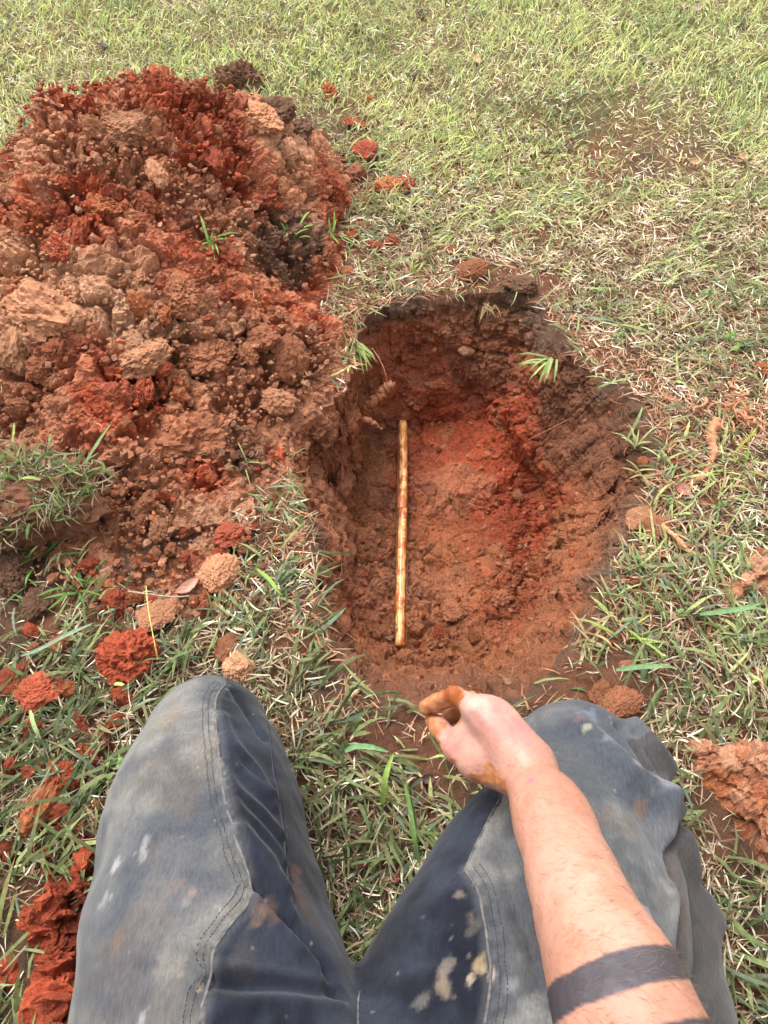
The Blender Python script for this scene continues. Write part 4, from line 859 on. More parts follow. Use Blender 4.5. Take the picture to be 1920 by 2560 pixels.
pile('clay_pile', [(1800, 1480), (1840, 1440), (1860, 1400), (1900, 1380), (1990, 1370), (2040, 1460), (1960, 1500), (1880, 1500), (1820, 1500)], .05, .05, (ORANGE * .85, TAN, PALE * .8), 'pale orange soil pile at the right edge of the lawn, farther from the knee', 930, .5)
# ------------------------------------------------------------------ clods lying on the grass and the mound
CB = [clod_mesh(200 + i, 5, (1, random.uniform(.8, 1), random.uniform(.65, .9)), 1.0, .2 + .1 * i) for i in range(4)]
SLAB = [clod_mesh(230 + i, 5, (1, .75, .38), .6, 1.6) for i in range(3)]; LONG = [clod_mesh(240 + i, 4, (1.25, .5, .45), 1.0, .6) for i in range(3)]
ROUNDC = clod_mesh(250, 5, (1, .92, .8), 1.0, 0.0)
BRICKC = clod_mesh(251, 5, (1.25, .62, .6), .45, 2.2)
def clod(px, py, w_px, me, c, label, az=None, tilt=.25, sc=(1, 1, 1), zoff=.35, cat='soil clod', par=None, z=None, name='soil_clod'):
    q = hit(px, py) if z is None else P(px, py, z); dpt = np.linalg.norm(q - np.array([0, 0, CAM_H])) * .95; r = w_px / 2 * dpt / F / .95
    o = link(name, me); put(o, q + np.array([0, 0, r * zoff]), r, np.array(c), az, tilt, sc); tag(o, label, cat); return o
clod(328, 1652, 128, ROUNDC, RED * 1.15, 'large round bright red clod on the grass just beyond the left knee', .3)
clod(313, 1745, 58, CL[3], RED, 'red lump stuck below the large round red clod')
clod(105, 1738, 130, SLAB[0], RED * 1.2 + .01, 'flat wide orange red clod lying on grass at the left edge', .1, sc=(1, .9, 1.3))
clod(30, 1715, 70, CL[5], DRED * 1.2, 'dark red clod at the left edge beside the flat orange red one')
clod(85, 1822, 56, CL[1], RED * 1.2, 'small red clod with a green blade lying across it')
clod(158, 1945, 66, CB[1], RED * 1.1, 'red clod midway down the outer side of the left knee', sc=(1, 1.3, 1))
clod(112, 2010, 120, LONG[0], ORANGE * .9, 'long upright orange brown clod in the grass left of the thigh', 1.45)
clod(135, 1975, 44, CL[8], RED, 'small red lump between the long orange clod and the red clod')
clod(150, 2025, 60, CS[2], DRED * 1.3, 'dark red crumbly lump at the foot of the long orange clod')
clod(225, 1888, 62, CL[2], RED, 'rough red clod close to the left knee, in a grass tuft')
clod(272, 1872, 32, CL[4], RED * .9, 'small red clod touching the left trouser knee')
clod(221, 1992, 32, CL[6], RED * 1.05, 'small bright red clod close beside the left thigh')
clod(196, 2082, 46, CL[7], ORANGE, 'pale orange crumbly clod near the left thigh above the red heap')
clod(190, 1730, 44, CL[9], DARK * 1.6, 'small dark brown clod left of the large round red clod')
clod(180, 1838, 36, SLAB[1], BROWN * .9, 'flat brown chip of soil between the red clods')
clod(205, 1813, 52, LONG[1], RED * 1.05, 'thin red sausage shaped clod slanting through the grass', -.9)
clod(262, 1842, 34, CL[10], BROWN * 1.2, 'small brown clod in dry straw above the left knee side')
clod(170, 1775, 34, CL[11], BROWN * .85, 'small dark clod hanging between the flat orange clod and the round one')
clod(556, 1440, 112, SLAB[2], TAN * 1.05, 'pale peach coloured clod with a hollow on the grass below the mound', 1.0, tilt=.2, sc=(1, 1.2, 1.5))
clod(578, 1345, 78, CL[12], RED * 1.1 + .02, 'orange red clod sitting above the pale peach clod')
clod(548, 1390, 44, CL[0], RED * 1.15, 'small red clod wedged against the pale peach clod')
clod(606, 1375, 40, CL[13], BROWN * .9, 'small brown clod right of the orange red clod')
clod(596, 1680, 104, SLAB[0], PALE * .95, 'pale orange clod partly hidden behind the top of the left knee', 2.0, sc=(1, .95, 1.6))
clod(578, 1625, 90, SLAB[1], BROWN * .95, 'flat brown clod in the grass behind the pale orange one', .9, sc=(1, 1, .7))
clod(398, 1545, 100, SLAB[2], TAN * .8, 'flat cracked tan slab of soil at the foot of the mound', .7, sc=(1, 1.2, .8))
clod(290, 1515, 66, CL[4], RED * .85, 'dull red clod at the lower tip of the mound')
clod(340, 1500, 50, CL[7], ORANGE * .8, 'orange brown clod beside the cracked tan slab')
clod(745, 1353, 44, CS[1], PALE, 'small pale yellow crumb cluster on the grass left of the hole')
clod(692, 1352, 26, CS[4], ORANGE * 1.1, 'tiny orange crumb beside the pale yellow cluster'); clod(690, 1378, 26, CS[5], ORANGE * 1.1, 'tiny orange crumb just below the other orange one')
clod(598, 222, 98, CB[2], DARK * 1.7, 'dark brown rooty topsoil clod standing on the crest of the mound', sc=(1, .9, 1.1), zoff=.2)
clod(655, 320, 140, SLAB[1], TAN * 1.0, 'big tilted tan slab of clay on the right shoulder of the mound', 2.2, tilt=0, sc=(1, .85, 1.4), zoff=.25).rotation_euler = (.55, .15, 2.1)
clod(690, 300, 90, CL[9], DARK * 1.5, 'dark earth clod behind the tilted tan slab'); clod(745, 345, 70, CL[12], DARK * 1.7, 'dark clod at the far right foot of the mound')
clod(915, 398, 86, BRICKC, RED * .85 + .03, 'red brown angular block like a brick piece beside the mound', -.75, tilt=.1)
clod(888, 448, 60, CL[3], BROWN * .9, 'brown lump right below the brick like block')
clod(968, 476, 58, CL[5], ORANGE, 'crumbly orange clod on the grass right of the mound'); clod(1012, 468, 54, CL[8], RED * 1.1 + .02, 'crumbly orange red clod joined to the orange clod right of the mound')
clod(980, 612, 46, CL[1], RED * 1.05, 'red clod, right one of a pair on the grass above the hole'); clod(940, 622, 40, CL[2], RED * 1.2, 'red clod, left one of a pair on the grass above the hole')
clod(882, 604, 44, CL[11], RED * .9, 'deep red clod between the mound and the pair of red clods'); clod(908, 575, 46, CL[6], BROWN * 1.2, 'brown pink clod just above the deep red clod')
clod(866, 690, 46, CL[10], BROWN * 1.35, 'brown pink clod on the grass strip between mound and hole'); clod(1125, 632, 42, CL[0], BROWN * 1.1, 'brown clod on the lawn above the far rim of the hole')
clod(1180, 690, 90, SLAB[2], BROWN * .85, 'flat brown clod on the far rim of the hole', .4); clod(1300, 725, 80, CL[13], DARK * 1.5, 'dark topsoil clod hanging on the far rim of the hole', sc=(1, 1, .6))
clod(824, 240, 40, CL[4], ORANGE * .9, 'orange brown clod alone on the lawn right of the crest'); clod(924, 257, 34, CL[6], ORANGE, 'orange flake on the lawn farther right of the lone clod'); clod(886, 322, 70, SLAB[0], RED * .9, 'flat smear of red soil on the grass right of the mound', 0, sc=(1, .8, .4))
clod(1301, 592, 22, CS[3], RED, 'tiny red crumb on the middle of the lawn'); clod(1357, 588, 18, CS[6], ORANGE, 'tiny orange crumb right of the tiny red one')
clod(1598, 1305, 84, SLAB[1], TAN * .75, 'tan crumbly slab on the right rim of the hole', .5, sc=(1, 1, .8)); clod(1640, 1325, 80, SLAB[0], BROWN * 1.2, 'brown clod behind the tan slab on the right rim', -.5)
clod(1545, 1770, 120, SLAB[2], BROWN * 1.1, 'flat red brown clod behind the right knee', .4, sc=(1, .9, .8)); clod(1500, 1745, 70, CL[9], BROWN * .9, 'brown clod left of the flat one behind the right knee')
clod(1477, 1742, 20, CS[2], ORANGE * 1.1, 'tiny round orange pebble behind the right knee'); clod(1565, 1668, 46, SLAB[1], TAN * .8, 'flat tan chip lying in the grass above the right knee')
clod(1607, 1160, 30, CS[7], ORANGE * .9, 'small orange chip on the dark right rim'); clod(1672, 1160, 32, CS[8], ORANGE * .8, 'small orange chip in the grass beyond the right rim')
clod(1900, 930, 44, CL[2], ORANGE, 'orange clod at the right edge above the tangle of roots'); clod(1740, 1155, 30, CS[1], ORANGE, 'small orange crumb left of the curved muddy root')
clod(40, 1450, 120, CB[3], DARK * 1.3, 'big dark crumbly topsoil clod at the left edge below the turf piece', sc=(1, .8, .8)); clod(95, 1520, 80, CL[9], DARK * 1.4, 'smaller dark topsoil clod beside the big dark one')
clod(15, 1415, 50, CL[5], TAN * .8, 'tan chip on top of the dark clods at the left edge'); clod(225, 1420, 60, CL[6], RED * .8, 'red clod under the edge of the turf piece')
ROUGHC = [clod_mesh(260 + i, 5, (1, .8, .5), .7, 1.0) for i in range(4)]
clod(478, 1085, 235, ROUGHC[0], BROWN * .92, 'big rounded brown topsoil lump at the lower right of the mound', .2, tilt=.1, sc=(1, .9, 1), zoff=-.22)
clod(95, 745, 250, ROUGHC[1], TAN * .85, 'big pale tan slab of clay on the left part of the mound', -.6, tilt=.3, sc=(1, .8, 1), zoff=-.22)
clod(345, 885, 150, ROUGHC[2], TAN * .8, 'tan lump of clay in the middle of the lower mound', .3, tilt=.3, zoff=-.22)
clod(170, 600, 110, ROUGHC[3], RED * .95, 'red block standing out in the left middle of the mound', 1.2, tilt=.5, zoff=-.22)
clod(250, 505, 120, SLAB[0], ORANGE * .8, 'slanting orange red slab in the upper left of the mound', -.7, tilt=.5, sc=(1, .8, 1.3), zoff=-.22)
clod(430, 720, 170, ROUGHC[1], BROWN * 1.15, 'wide brown chunk in the centre of the mound', 2.2, tilt=.2, zoff=-.22)
clod(515, 880, 150, ROUGHC[3], BROWN * 1.1, 'broad brown chunk near the lower right of the mound', .5, tilt=.2, zoff=-.22)
clod(300, 310, 120, ROUGHC[2], TAN * .7, 'cracked tan brown chunk just below the red crest of the mound', .9, tilt=.3, zoff=-.22)
# crumbs in groups nobody could tell apart
def spread(n, x0, x1, y0, y1, rr, pal, label, group, z0=.012):
    k = 0
    while k < n:
        a, b = random.uniform(x0, x1), random.uniform(y0, y1); q = hit(a, b)
        if pit_s(q[0], q[1]) < .01 or mound_h(q[0], q[1]) > .02: continue
        r = rr[0] + (rr[1] - rr[0]) * random.random() ** 1.6; o = link('clay_crumb', random.choice(CS)); put(o, q + np.array([0, 0, z0 * random.random()]), r, random.choice(pal) * random.uniform(.85, 1.2), tilt=1.0); tag(o, label, 'crumb', group); k += 1
spread(70, 0, 290, 1560, 2180, (.004, .017), [RED, RED * 1.15, DRED, ORANGE, BROWN], 'small crumb of red clay in the grass left of the near knee', 'red clay crumbs left of the near knee')
spread(40, 240, 640, 1180, 1600, (.004, .010), [RED, BROWN, TAN, ORANGE], 'small crumb of mixed clay in the grass at the foot of the mound', 'clay crumbs at the foot of the mound')
spread(30, 780, 1010, 250, 720, (.004, .010), [RED, ORANGE, BROWN], 'small crumb of red soil in the grass right of the mound', 'soil crumbs right of the mound')
spread(34, 1480, 1920, 780, 1800, (.003, .008), [ORANGE, ORANGE * .8, BROWN * 1.2], 'small crumb of orange soil in the grass right of the hole', 'orange crumbs right of the hole')
spread(14, 760, 1250, 1850, 2300, (.003, .008), [RED * .8, BROWN], 'small crumb of brown red soil in the grass between the knees', 'soil crumbs between the knees')
# clods in the pit
def pclod(px, py, w, c, label, zg):
    d = ray(px, py); best = None
    h_ = BV_PIT.ray_cast(Vector((0, 0, CAM_H)), Vector(d).normalized()); q = np.array(h_[0]); r = w / 2 * np.linalg.norm(q - np.array([0, 0, CAM_H])) / F
    o = link('soil_clod', random.choice(CL)); put(o, q + np.array(h_[1]) * r * .3, r, c, tilt=.5); tag(o, label, 'soil clod')
pclod(1163, 872, 44, TAN * .7, 'small orange crumbly clod stuck on the far wall of the hole', 0)
pclod(1465, 1178, 24, ORANGE * .8, 'tiny orange clod on the right wall of the hole', 0); pclod(1322, 1150, 26, TAN * .55, 'small pale clod on the right side of the red patch', 0)
pclod(1255, 1495, 54, BROWN * 1.3, 'rounded brown clod on the floor near the close right wall', 0); pclod(1125, 1530, 60, BROWN * 1.2, 'flat brown clod on the floor right of the pipe end', 0)
pclod(1015, 1655, 60, BROWN * 1.1, 'brown clod of wet clay at the near end of the pipe', 0); pclod(1100, 1585, 44, DRED * 1.2, 'red brown clod at the near end of the floor', 0); pclod(1180, 1590, 50, PITB, 'clay clod in the near right corner of the floor', 0)
pclod(1290, 1240, 40, BROWN, 'brown clod inside the red patch of the floor', 0)
# ------------------------------------------------------------------ pipe
mP, n, b, out = mat('muddy_pipe'); tc = n.nodes.new('ShaderNodeTexCoord'); mp = n.nodes.new('ShaderNodeMapping'); mp.inputs['Scale'].default_value = (1, .10, 1); n.links.new(tc.outputs['Object'], mp.inputs[0])
t1_ = n.nodes.new('ShaderNodeTexNoise'); t1_.inputs['Scale'].default_value = 240; t1_.inputs['Detail'].default_value = 4; n.links.new(mp.outputs[0], t1_.inputs['Vector']); t2_ = nz(n, 60, 4, .7)
cr = n.nodes.new('ShaderNodeValToRGB'); n.links.new(t1_.outputs[0], cr.inputs[0]); e = cr.color_ramp.elements; e[0].position = .36; e[0].color = (*srgb(176, 96, 44), 1); e[1].position = .62; e[1].color = (*srgb(226, 186, 124), 1); x_ = e.new(.48); x_.color = (*srgb(210, 150, 88), 1)
mx = n.nodes.new('ShaderNodeMixRGB'); n.links.new(mrange(n, t2_.outputs[0], .50, .60, 0, 1), mx.inputs[0]); n.links.new(cr.outputs[0], mx.inputs[1]); mx.inputs[2].default_value = (*srgb(160, 84, 42), 1)
n.links.new(mx.outputs[0], b.inputs['Base Color']); b.inputs['Roughness'].default_value = .3; bump(n, b, [(t2_.outputs[0], .002, .6), (t1_.outputs[0], .0005, .4)])
pr = link('pipe', None, loc=tuple((PIPE_A + PIPE_B) / 2)); tag(pr, 'thin muddy yellow pipe lying exposed along the bottom of the hole', 'pipe'); pc = (PIPE_A + PIPE_B) / 2; pv = PIPE_B - PIPE_A
up = np.array([0, 0, .0025])
for a, b_ in ((0, .395), (.425, 1.0)):
    pts_ = [PIPE_A + pv * u + up - pc + np.array([.0022 * math.sin(u * 5.2), 0, .0008 * math.sin(u * 14)]) for u in np.linspace(a, b_, 24)]; V, Q, T = tube(pts_, 0.0086 + .0006 * np.sin(np.arange(24) * 1.7), 20)
    V += normals(V, Q) * (.0006 * fbm(V, 80, 2, 5))[:, None]; link('pipe_section', mesh_np('pipe_section', V, Q, T), mP, pr)
V, Q, T = tube([PIPE_A + pv * u + up - pc for u in np.linspace(.38, .44, 8)], [.0088, .0096, .0100, .0102, .0094, .0098, .010, .009], 20); V += normals(V, Q) * (.0012 * fbm(V, 150, 2, 6))[:, None]
mW, n, b, out = mat('wet_clay'); b.inputs['Base Color'].default_value = (*srgb(176, 104, 64), 1); b.inputs['Roughness'].default_value = .12; tn = nz(n, 150, 3); bump(n, b, [(tn.outputs[0], .002, .7)])
link('joint', mesh_np('joint', V, Q, T), mW, pr)
# ------------------------------------------------------------------ roots
mR, n, b, out = mat('root_bark'); a = n.nodes.new('ShaderNodeObjectInfo'); t = nz(n, 300, 3); n.links.new(vmul(n, a.outputs['Color'], mrange(n, t.outputs[0], .3, .7, .7, 1.3)), b.inputs['Base Color']); b.inputs['Roughness'].default_value = .8; bump(n, b, [(t.outputs[0], .001, .8)])
def root(px, zs, r, c, label, cat='root', name='root', wig=.0): 
    pts = np.array([P(a, b, z) for (a, b), z in zip(px, zs)]); pp = spline(pts, 50); pp += wig * np.stack([vnoise(pp * 60, 1), vnoise(pp * 60, 2), vnoise(pp * 60, 3)], 1)
    rr = np.interp(np.linspace(0, 1, 50), np.linspace(0, 1, len(r)), r) * (1 + .35 * vnoise(pp * 120, 4)); c0 = pp.mean(0); V, Q, T = tube(pp - c0, rr, 10); V += normals(V, Q) * (np.max(r) * .45 * fbm(V, 180, 3, 7, .7))[:, None]; o = link(name, mesh_np(name, V, Q, T), mR, loc=tuple(c0)); o.color = (*c, 1); tag(o, label, cat); return o
root([(1795, 1050), (1778, 1090), (1785, 1130), (1770, 1170), (1735, 1205), (1705, 1222)], [.03, .025, .02, .015, .012, .012], [.008, .009, .007, .0045, .003, .002], srgb(176, 120, 86), 'curved mud coated orange root lying on the grass right of the hole', wig=.003)
root([(1655, 1312), (1690, 1345), (1720, 1375), (1755, 1395)], [.02, .018, .012, .010], [.0035, .004, .0035, .002], srgb(190, 140, 100), 'short tan root sticking out of the clod on the right rim', wig=.002)
root([(888, 1046), (915, 1050), (935, 1060), (955, 1072)], [-.10, -.095, -.10, -.115], [.002, .006, .005, .002], srgb(150, 92, 66), 'stubby pink brown root poking from the left wall beside the pipe', wig=.002)
root([(905, 1030), (935, 1000), (965, 975), (985, 962)], [-.13, -.11, -.10, -.10], [.005, .010, .012, .006], srgb(140, 86, 56), 'thick mud caked root on the left far wall above the pipe', wig=.006)
root([(930, 870), (950, 900), (965, 940), (968, 985)], [-.03, -.04, -.06, -.10], [.0009, .0009, .0008, .0006], srgb(176, 124, 96), 'thin wiry root hanging down the far left wall')
root([(1320, 1100), (1370, 1075), (1420, 1050), (1455, 1035)], [-.14, -.11, -.08, -.06], [.001, .0013, .0012, .0008], srgb(150, 96, 70), 'thin straight root crossing the right wall of the hole')
root([(365, 1465), (372, 1530), (385, 1600), (395, 1650)], [.05, .06, .05, .03], [.0009, .0010, .0009, .0006], srgb(200, 172, 96), 'long thin yellow stalk standing over the cracked tan slab', 'grass stalk', 'grass_stalk')
root([(320, 1478), (370, 1485), (430, 1492), (475, 1490)], [.03, .035, .03, .03], [.0010, .0011, .0010, .0007], srgb(160, 144, 126), 'thin grey dry stalk lying beside the pink leaf', 'grass stalk', 'grass_stalk')
# tangle of fibres, right edge
vs, qs, ts, o_ = [], [], [], 0; tc0 = P(1850, 1035, .02)
for k in range(60):
    a0 = tc0 + np.array([random.gauss(0, .028), random.gauss(0, .024), random.uniform(-.012, .02)]); an = random.uniform(0, 6.28); L_ = random.uniform(.02, .06); pp = [a0]
    for j in range(5): an += random.gauss(0, .6); pp.append(pp[-1] + np.array([math.cos(an), math.sin(an), random.gauss(0, .3)]) * L_ / 5)
    V, Q, T = tube(spline(pp, 9) - tc0, random.choice([.0008, .0012, .002, .0035]) * np.array([1, 1.1, 1, .9, 1, .8, .7, .6, .4]), 5); vs.append(V); qs.append(Q + o_); ts.append(T + o_); o_ += len(V)
o = link('root_tangle', mesh_np('root_tangle', np.concatenate(vs), np.concatenate(qs), np.concatenate(ts)), mR, loc=tuple(tc0)); o.color = (*srgb(176, 122, 88), 1); tag(o, 'tangle of mud coated orange fibrous roots on the grass at the right edge', 'roots')
# fine rootlets on walls and mound
vs, qs, ts, o_ = [], [], [], 0
def rootlet(q, nn, L_, r):
    global o_
    an = random.uniform(0, 6.28); t = np.array([math.cos(an), math.sin(an), random.uniform(-.8, .5)]); pp = [q - nn * .002]
    for j in range(5): t = t + np.array([random.gauss(0, .45) for _ in range(3)]); t /= np.linalg.norm(t); pp.append(pp[-1] + (t * .8 + nn * (.5 if j < 2 else -.15)) * L_ / 5)
    V, Q, T = tube(pp, np.array([1, 1, .9, .8, .6, .4]) * r, 4); vs.append(V); qs.append(Q + o_); ts.append(T + o_); o_ += len(V)
NP_ = normals(pitV, sub); NP_ *= np.sign(NP_[:, 2:3] + 1e-9); zz = pitV[:, 2]
for k in RNG.choice(np.nonzero((zz > -.17) & (zz < -.005))[0], 240): rootlet(pitV[k], NP_[k], random.uniform(.012, .05), random.choice([.0004, .0005, .0008]))
o = link('rootlets', mesh_np('rootlets', np.concatenate(vs), np.concatenate(qs), np.concatenate(ts)), mR); o.color = (*srgb(170, 120, 88), 1); tag(o, 'fine rootlets sticking out of the walls of the hole', 'roots', kind='stuff')
vs, qs, ts, o_ = [], [], [], 0
Nm2 = normals(Vm, mq)
for k in RNG.choice(np.nonzero((Vm[:, 2] > .01))[0], 420): rootlet(Vm[k], Nm2[k], random.uniform(.012, .045), random.choice([.0004, .0006, .0008]))
o = link('rootlets', mesh_np('rootlets', np.concatenate(vs) - np.array(mroot.location), np.concatenate(qs), np.concatenate(ts)), mR, mroot); o.color = (*srgb(196, 156, 120), 1); o['kind'] = 'stuff'
# ------------------------------------------------------------------ leaves, big blades, tufts, weeds
mL, n, b, out = mat('dead_leaf'); a = n.nodes.new('ShaderNodeObjectInfo'); t = nz(n, 120, 4); n.links.new(vmul(n, a.outputs['Color'], mrange(n, t.outputs[0], .3, .7, .75, 1.25)), b.inputs['Base Color']); b.inputs['Roughness'].default_value = .6; bump(n, b, [(t.outputs[0], .001, .6)])
def leaf_mesh(L, w, curl, seed, nu=14, nv=7):
    u = np.linspace(0, 1, nu)[:, None]; v = np.linspace(-1, 1, nv)[None]; hw = w / 2 * np.sin(np.pi * np.clip(u, .02, .985)) ** .8 * (1 + .08 * np.sin(u * 23 + seed)); X = (u - .5) * L + 0 * v; Y = hw * v; Z = curl * L * (u - .5) ** 2 * 2 + .25 * np.abs(Y) + .0 * X
    V = np.stack([X, Y, Z], -1).reshape(-1, 3); V[:, 2] += .08 * L * vnoise(V * 40 + seed, 3); Q = grid_quads(nu, nv); V2 = V - np.array([0, 0, .0005]); n0 = len(V)
    rim = [i * nv for i in range(nu)] + [(nu - 1) * nv + j for j in range(1, nv)] + [i * nv + nv - 1 for i in range(nu - 2, -1, -1)] + [j for j in range(nv - 2, 0, -1)]
    R_ = np.array([[rim[i], rim[(i + 1) % len(rim)], rim[(i + 1) % len(rim)] + n0, rim[i] + n0] for i in range(len(rim))]); return mesh_np('leaf', np.concatenate([V, V2]), np.concatenate([Q, Q[:, ::-1] + n0, R_]))
def leaf(px, py, Lpx, wpx, az, c, label, tilt=(.2, .1), curl=.3, zo=.012, cat='leaf'):
    q = hit(px, py); s_ = np.linalg.norm(q - np.array([0, 0, CAM_H])) / F; o = link('dead_leaf', leaf_mesh(Lpx * s_, wpx * s_, curl, random.random() * 9), mL, loc=tuple(q + np.array([0, 0, zo]))); o.rotation_euler = (*tilt, az); o.color = (*(c * np.array([.62, .52, .48])), 1); tag(o, label, cat)
leaf(472, 1478, 66, 28, .75, srgb(206, 160, 140), 'pinkish dry leaf at the foot of the mound'); leaf(1188, 162, 34, 24, 1.2, srgb(226, 196, 160), 'pale tan leaf lying in the far lawn', (.5, 0)); leaf(1030, 199, 40, 22, .3, srgb(62, 46, 38), 'dark curled leaf in the far lawn below the pale tan one')
leaf(1053, 47, 34, 20, .5, srgb(66, 50, 42), 'dark leaf near the top edge of the lawn'); leaf(897, 82, 30, 18, -.4, srgb(74, 56, 46), 'dark leaf in the far lawn beyond the mound'); leaf(1114, 10, 40, 20, 0, srgb(62, 46, 38), 'dark leaf cut by the top edge of the picture')
leaf(1698, 28, 28, 20, 1, srgb(214, 200, 186), 'whitish leaf, left one of a pair at the far right of the lawn', (.6, .2)); leaf(1737, 30, 26, 18, .4, srgb(214, 200, 190), 'whitish leaf, right one of a pair at the far right of the lawn', (.6, .2)); leaf(1850, 408, 30, 22, .8, srgb(206, 176, 140), 'tan leaf in the grass toward the right edge'); leaf(1732, 422, 26, 12, .1, srgb(214, 184, 140), 'narrow straw coloured leaf left of the tan leaf')
leaf(262, 128, 36, 24, 1.8, srgb(80, 60, 50), 'dark brown leaf on the far grass above the mound'); leaf(1700, 1235, 46, 30, -.9, srgb(176, 124, 108), 'pink brown dead leaf where the curved root ends'); leaf(1722, 1590, 34, 18, 2.2, srgb(206, 128, 70), 'orange dead leaf in the grass above the right soil pile', (.9, .2)); leaf(1762, 1588, 30, 16, 1.1, srgb(196, 140, 96), 'tan orange leaf right beside the orange one', (.9, .2))
leaf(1068, 1955, 34, 22, .1, srgb(84, 58, 50), 'dark brown leaf under the wrist between the knees'); leaf(990, 2200, 34, 14, 1.5, srgb(140, 56, 34), 'rust red leaf standing in the grass between the thighs', (.2, .5)); leaf(1064, 2195, 34, 20, .3, srgb(150, 66, 40), 'rust coloured leaf beside the right thigh'); leaf(1056, 2252, 80, 12, .35, srgb(176, 132, 112), 'long curled pinkish dry blade near the right thigh')
leaf(1600, 160, 26, 18, .9, srgb(90, 68, 58), 'small brown leaf far right on the lawn'); leaf(1850, 85, 30, 14, 1.2, srgb(70, 52, 44), 'dark narrow leaf at the far right edge of the lawn')
M_BL = {}
def bigblade(px, zs, w, c, label=None, par=None, name='grass_sprig', q0=None):
    pts = spline(np.array([P(a, b, z) for (a, b), z in zip(px, zs)]) if q0 is None else q0, 14); c0 = pts.mean(0) if par is None else np.array(par.location); T = np.gradient(pts, axis=0); T /= np.linalg.norm(T, axis=1, keepdims=True)
    S = np.cross(T, [0, 0, 1.]); S /= np.linalg.norm(S, axis=1, keepdims=True) + 1e-9; u = np.linspace(0, 1, 14); hw = (w / 2 * np.interp(u, [0, .15, .6, .9, 1], [.5, .95, 1, .5, .05]))[:, None]; dn = np.array([0, 0, w * .18])
    V = np.stack([pts - S * hw, pts - dn, pts + S * hw], 1).reshape(-1, 3) - c0; Cc = np.repeat(mix(c * .8, c, u), 3, 0); o = link(name, mesh_np(name, V, grid_quads(14, 3), col=Cc), M_GRASS, par, None if par is not None else tuple(c0))
    if label: tag(o, label, 'grass')
    return o
bigblade([(52, 1640), (100, 1622), (160, 1590), (205, 1570), (236, 1556)], [.03, .045, .05, .05, .045], .0060, srgb(140, 162, 132), 'long grey green grass blade lying across the turf at the left')
bigblade([(75, 1775), (82, 1805), (92, 1830), (102, 1848)], [.055, .06, .055, .045], .0055, srgb(170, 190, 130), 'pale green blade lying over a small red clod')
bigblade([(862, 1878), (890, 1866), (930, 1868), (975, 1880)], [.05, .06, .06, .05], .0075, srgb(130, 168, 118), 'broad twisted blue green blade between the knees')
bigblade([(955, 2010), (960, 1965), (968, 1925), (985, 1880)], [.03, .05, .055, .05], .0075, srgb(140, 166, 80), 'broad upright light green blade in the middle between the knees'); bigblade([(1012, 1960), (1025, 2020), (1036, 2090), (1046, 2150)], [.04, .05, .05, .03], .0055, srgb(104, 136, 70), 'long green blade right of the middle between the knees')
bigblade([(1565, 1103), (1583, 1070), (1598, 1040), (1607, 1015)], [-.02, .0, .02, .03], .0055, srgb(160, 180, 124), 'bent green blade hanging over the dark right rim'); bigblade([(1495, 968), (1530, 955), (1560, 948), (1585, 940)], [.01, .02, .03, .03], .005, srgb(138, 166, 104), 'green blade lying over the far right rim')
bigblade([(1840, 1125), (1860, 1105), (1880, 1085), (1893, 1068)], [.02, .04, .06, .07], .0055, srgb(168, 184, 84), 'yellow green blade rising near the right edge'); bigblade([(1540, 1675), (1590, 1668), (1640, 1665), (1690, 1668)], [.04, .05, .055, .05], .0075, srgb(122, 156, 110), 'broad blue green blade above the right knee'); bigblade([(1750, 1535), (1800, 1530), (1860, 1520), (1912, 1505)], [.04, .05, .055, .05], .0075, srgb(122, 156, 108), 'long broad green blade below the pale orange pile at the right')
bigblade([(285, 1710), (295, 1709), (305, 1710), (312, 1711)], [.085, .088, .088, .085], .005, srgb(196, 204, 120), 'short yellow green snippet lying on the large round red clod'); bigblade([(640, 1420), (670, 1445), (690, 1470), (705, 1490)], [.03, .045, .045, .035], .006, srgb(150, 180, 90), 'bright green blade in the turf left of the hole')
def tuft(px, py, n_, L, label, c=MID, spread_=1.0, el=(.3, 1.1), zo=0, az0=None, w=(.003, .0055)):
    q = hit(px, py) + np.array([0, 0, zo]); t = link('grass_tuft', None, loc=tuple(q)); tag(t, label, 'grass tuft')
    for k in range(n_):
        a = random.uniform(0, 6.28) if az0 is None else az0 + random.uniform(-.9, .9); e = random.uniform(*el); l = L * random.uniform(.6, 1.15); b0 = q + np.array([random.gauss(0, .006), random.gauss(0, .006), -.004]); pp = [b0]
        for j in range(4): pp.append(pp[-1] + np.array([math.cos(a) * math.cos(e), math.sin(a) * math.cos(e), math.sin(e)]) * l / 4); e -= random.uniform(.1, .45)
        bigblade(None, None, random.uniform(*w), c * random.uniform(.7, 1.25), par=t, name='blade', q0=np.array(pp))
tuft(528, 612, 10, .055, 'green grass tuft poking out of the middle of the mound', srgb(130, 166, 84)); tuft(735, 600, 12, .06, 'grass tuft at the right foot of the mound', srgb(150, 176, 96)); tuft(830, 590, 12, .07, 'leafy grass tuft between the mound and the red clods', srgb(140, 170, 88))
tuft(885, 860, 14, .06, 'grass tuft drooping over the upper left rim of the hole', srgb(160, 178, 106), el=(-.3, .6), az0=-1.0); tuft(1380, 900, 12, .06, 'grass tuft drooping over the upper right rim of the hole', srgb(160, 178, 110), el=(-.1, .6), az0=-2.6); tuft(100, 1395, 16, .085, 'dark green tuft below the turf piece at the left', srgb(104, 140, 70)); tuft(205, 1480, 12, .07, 'green tuft in shade at the left foot of the mound', srgb(98, 136, 66))
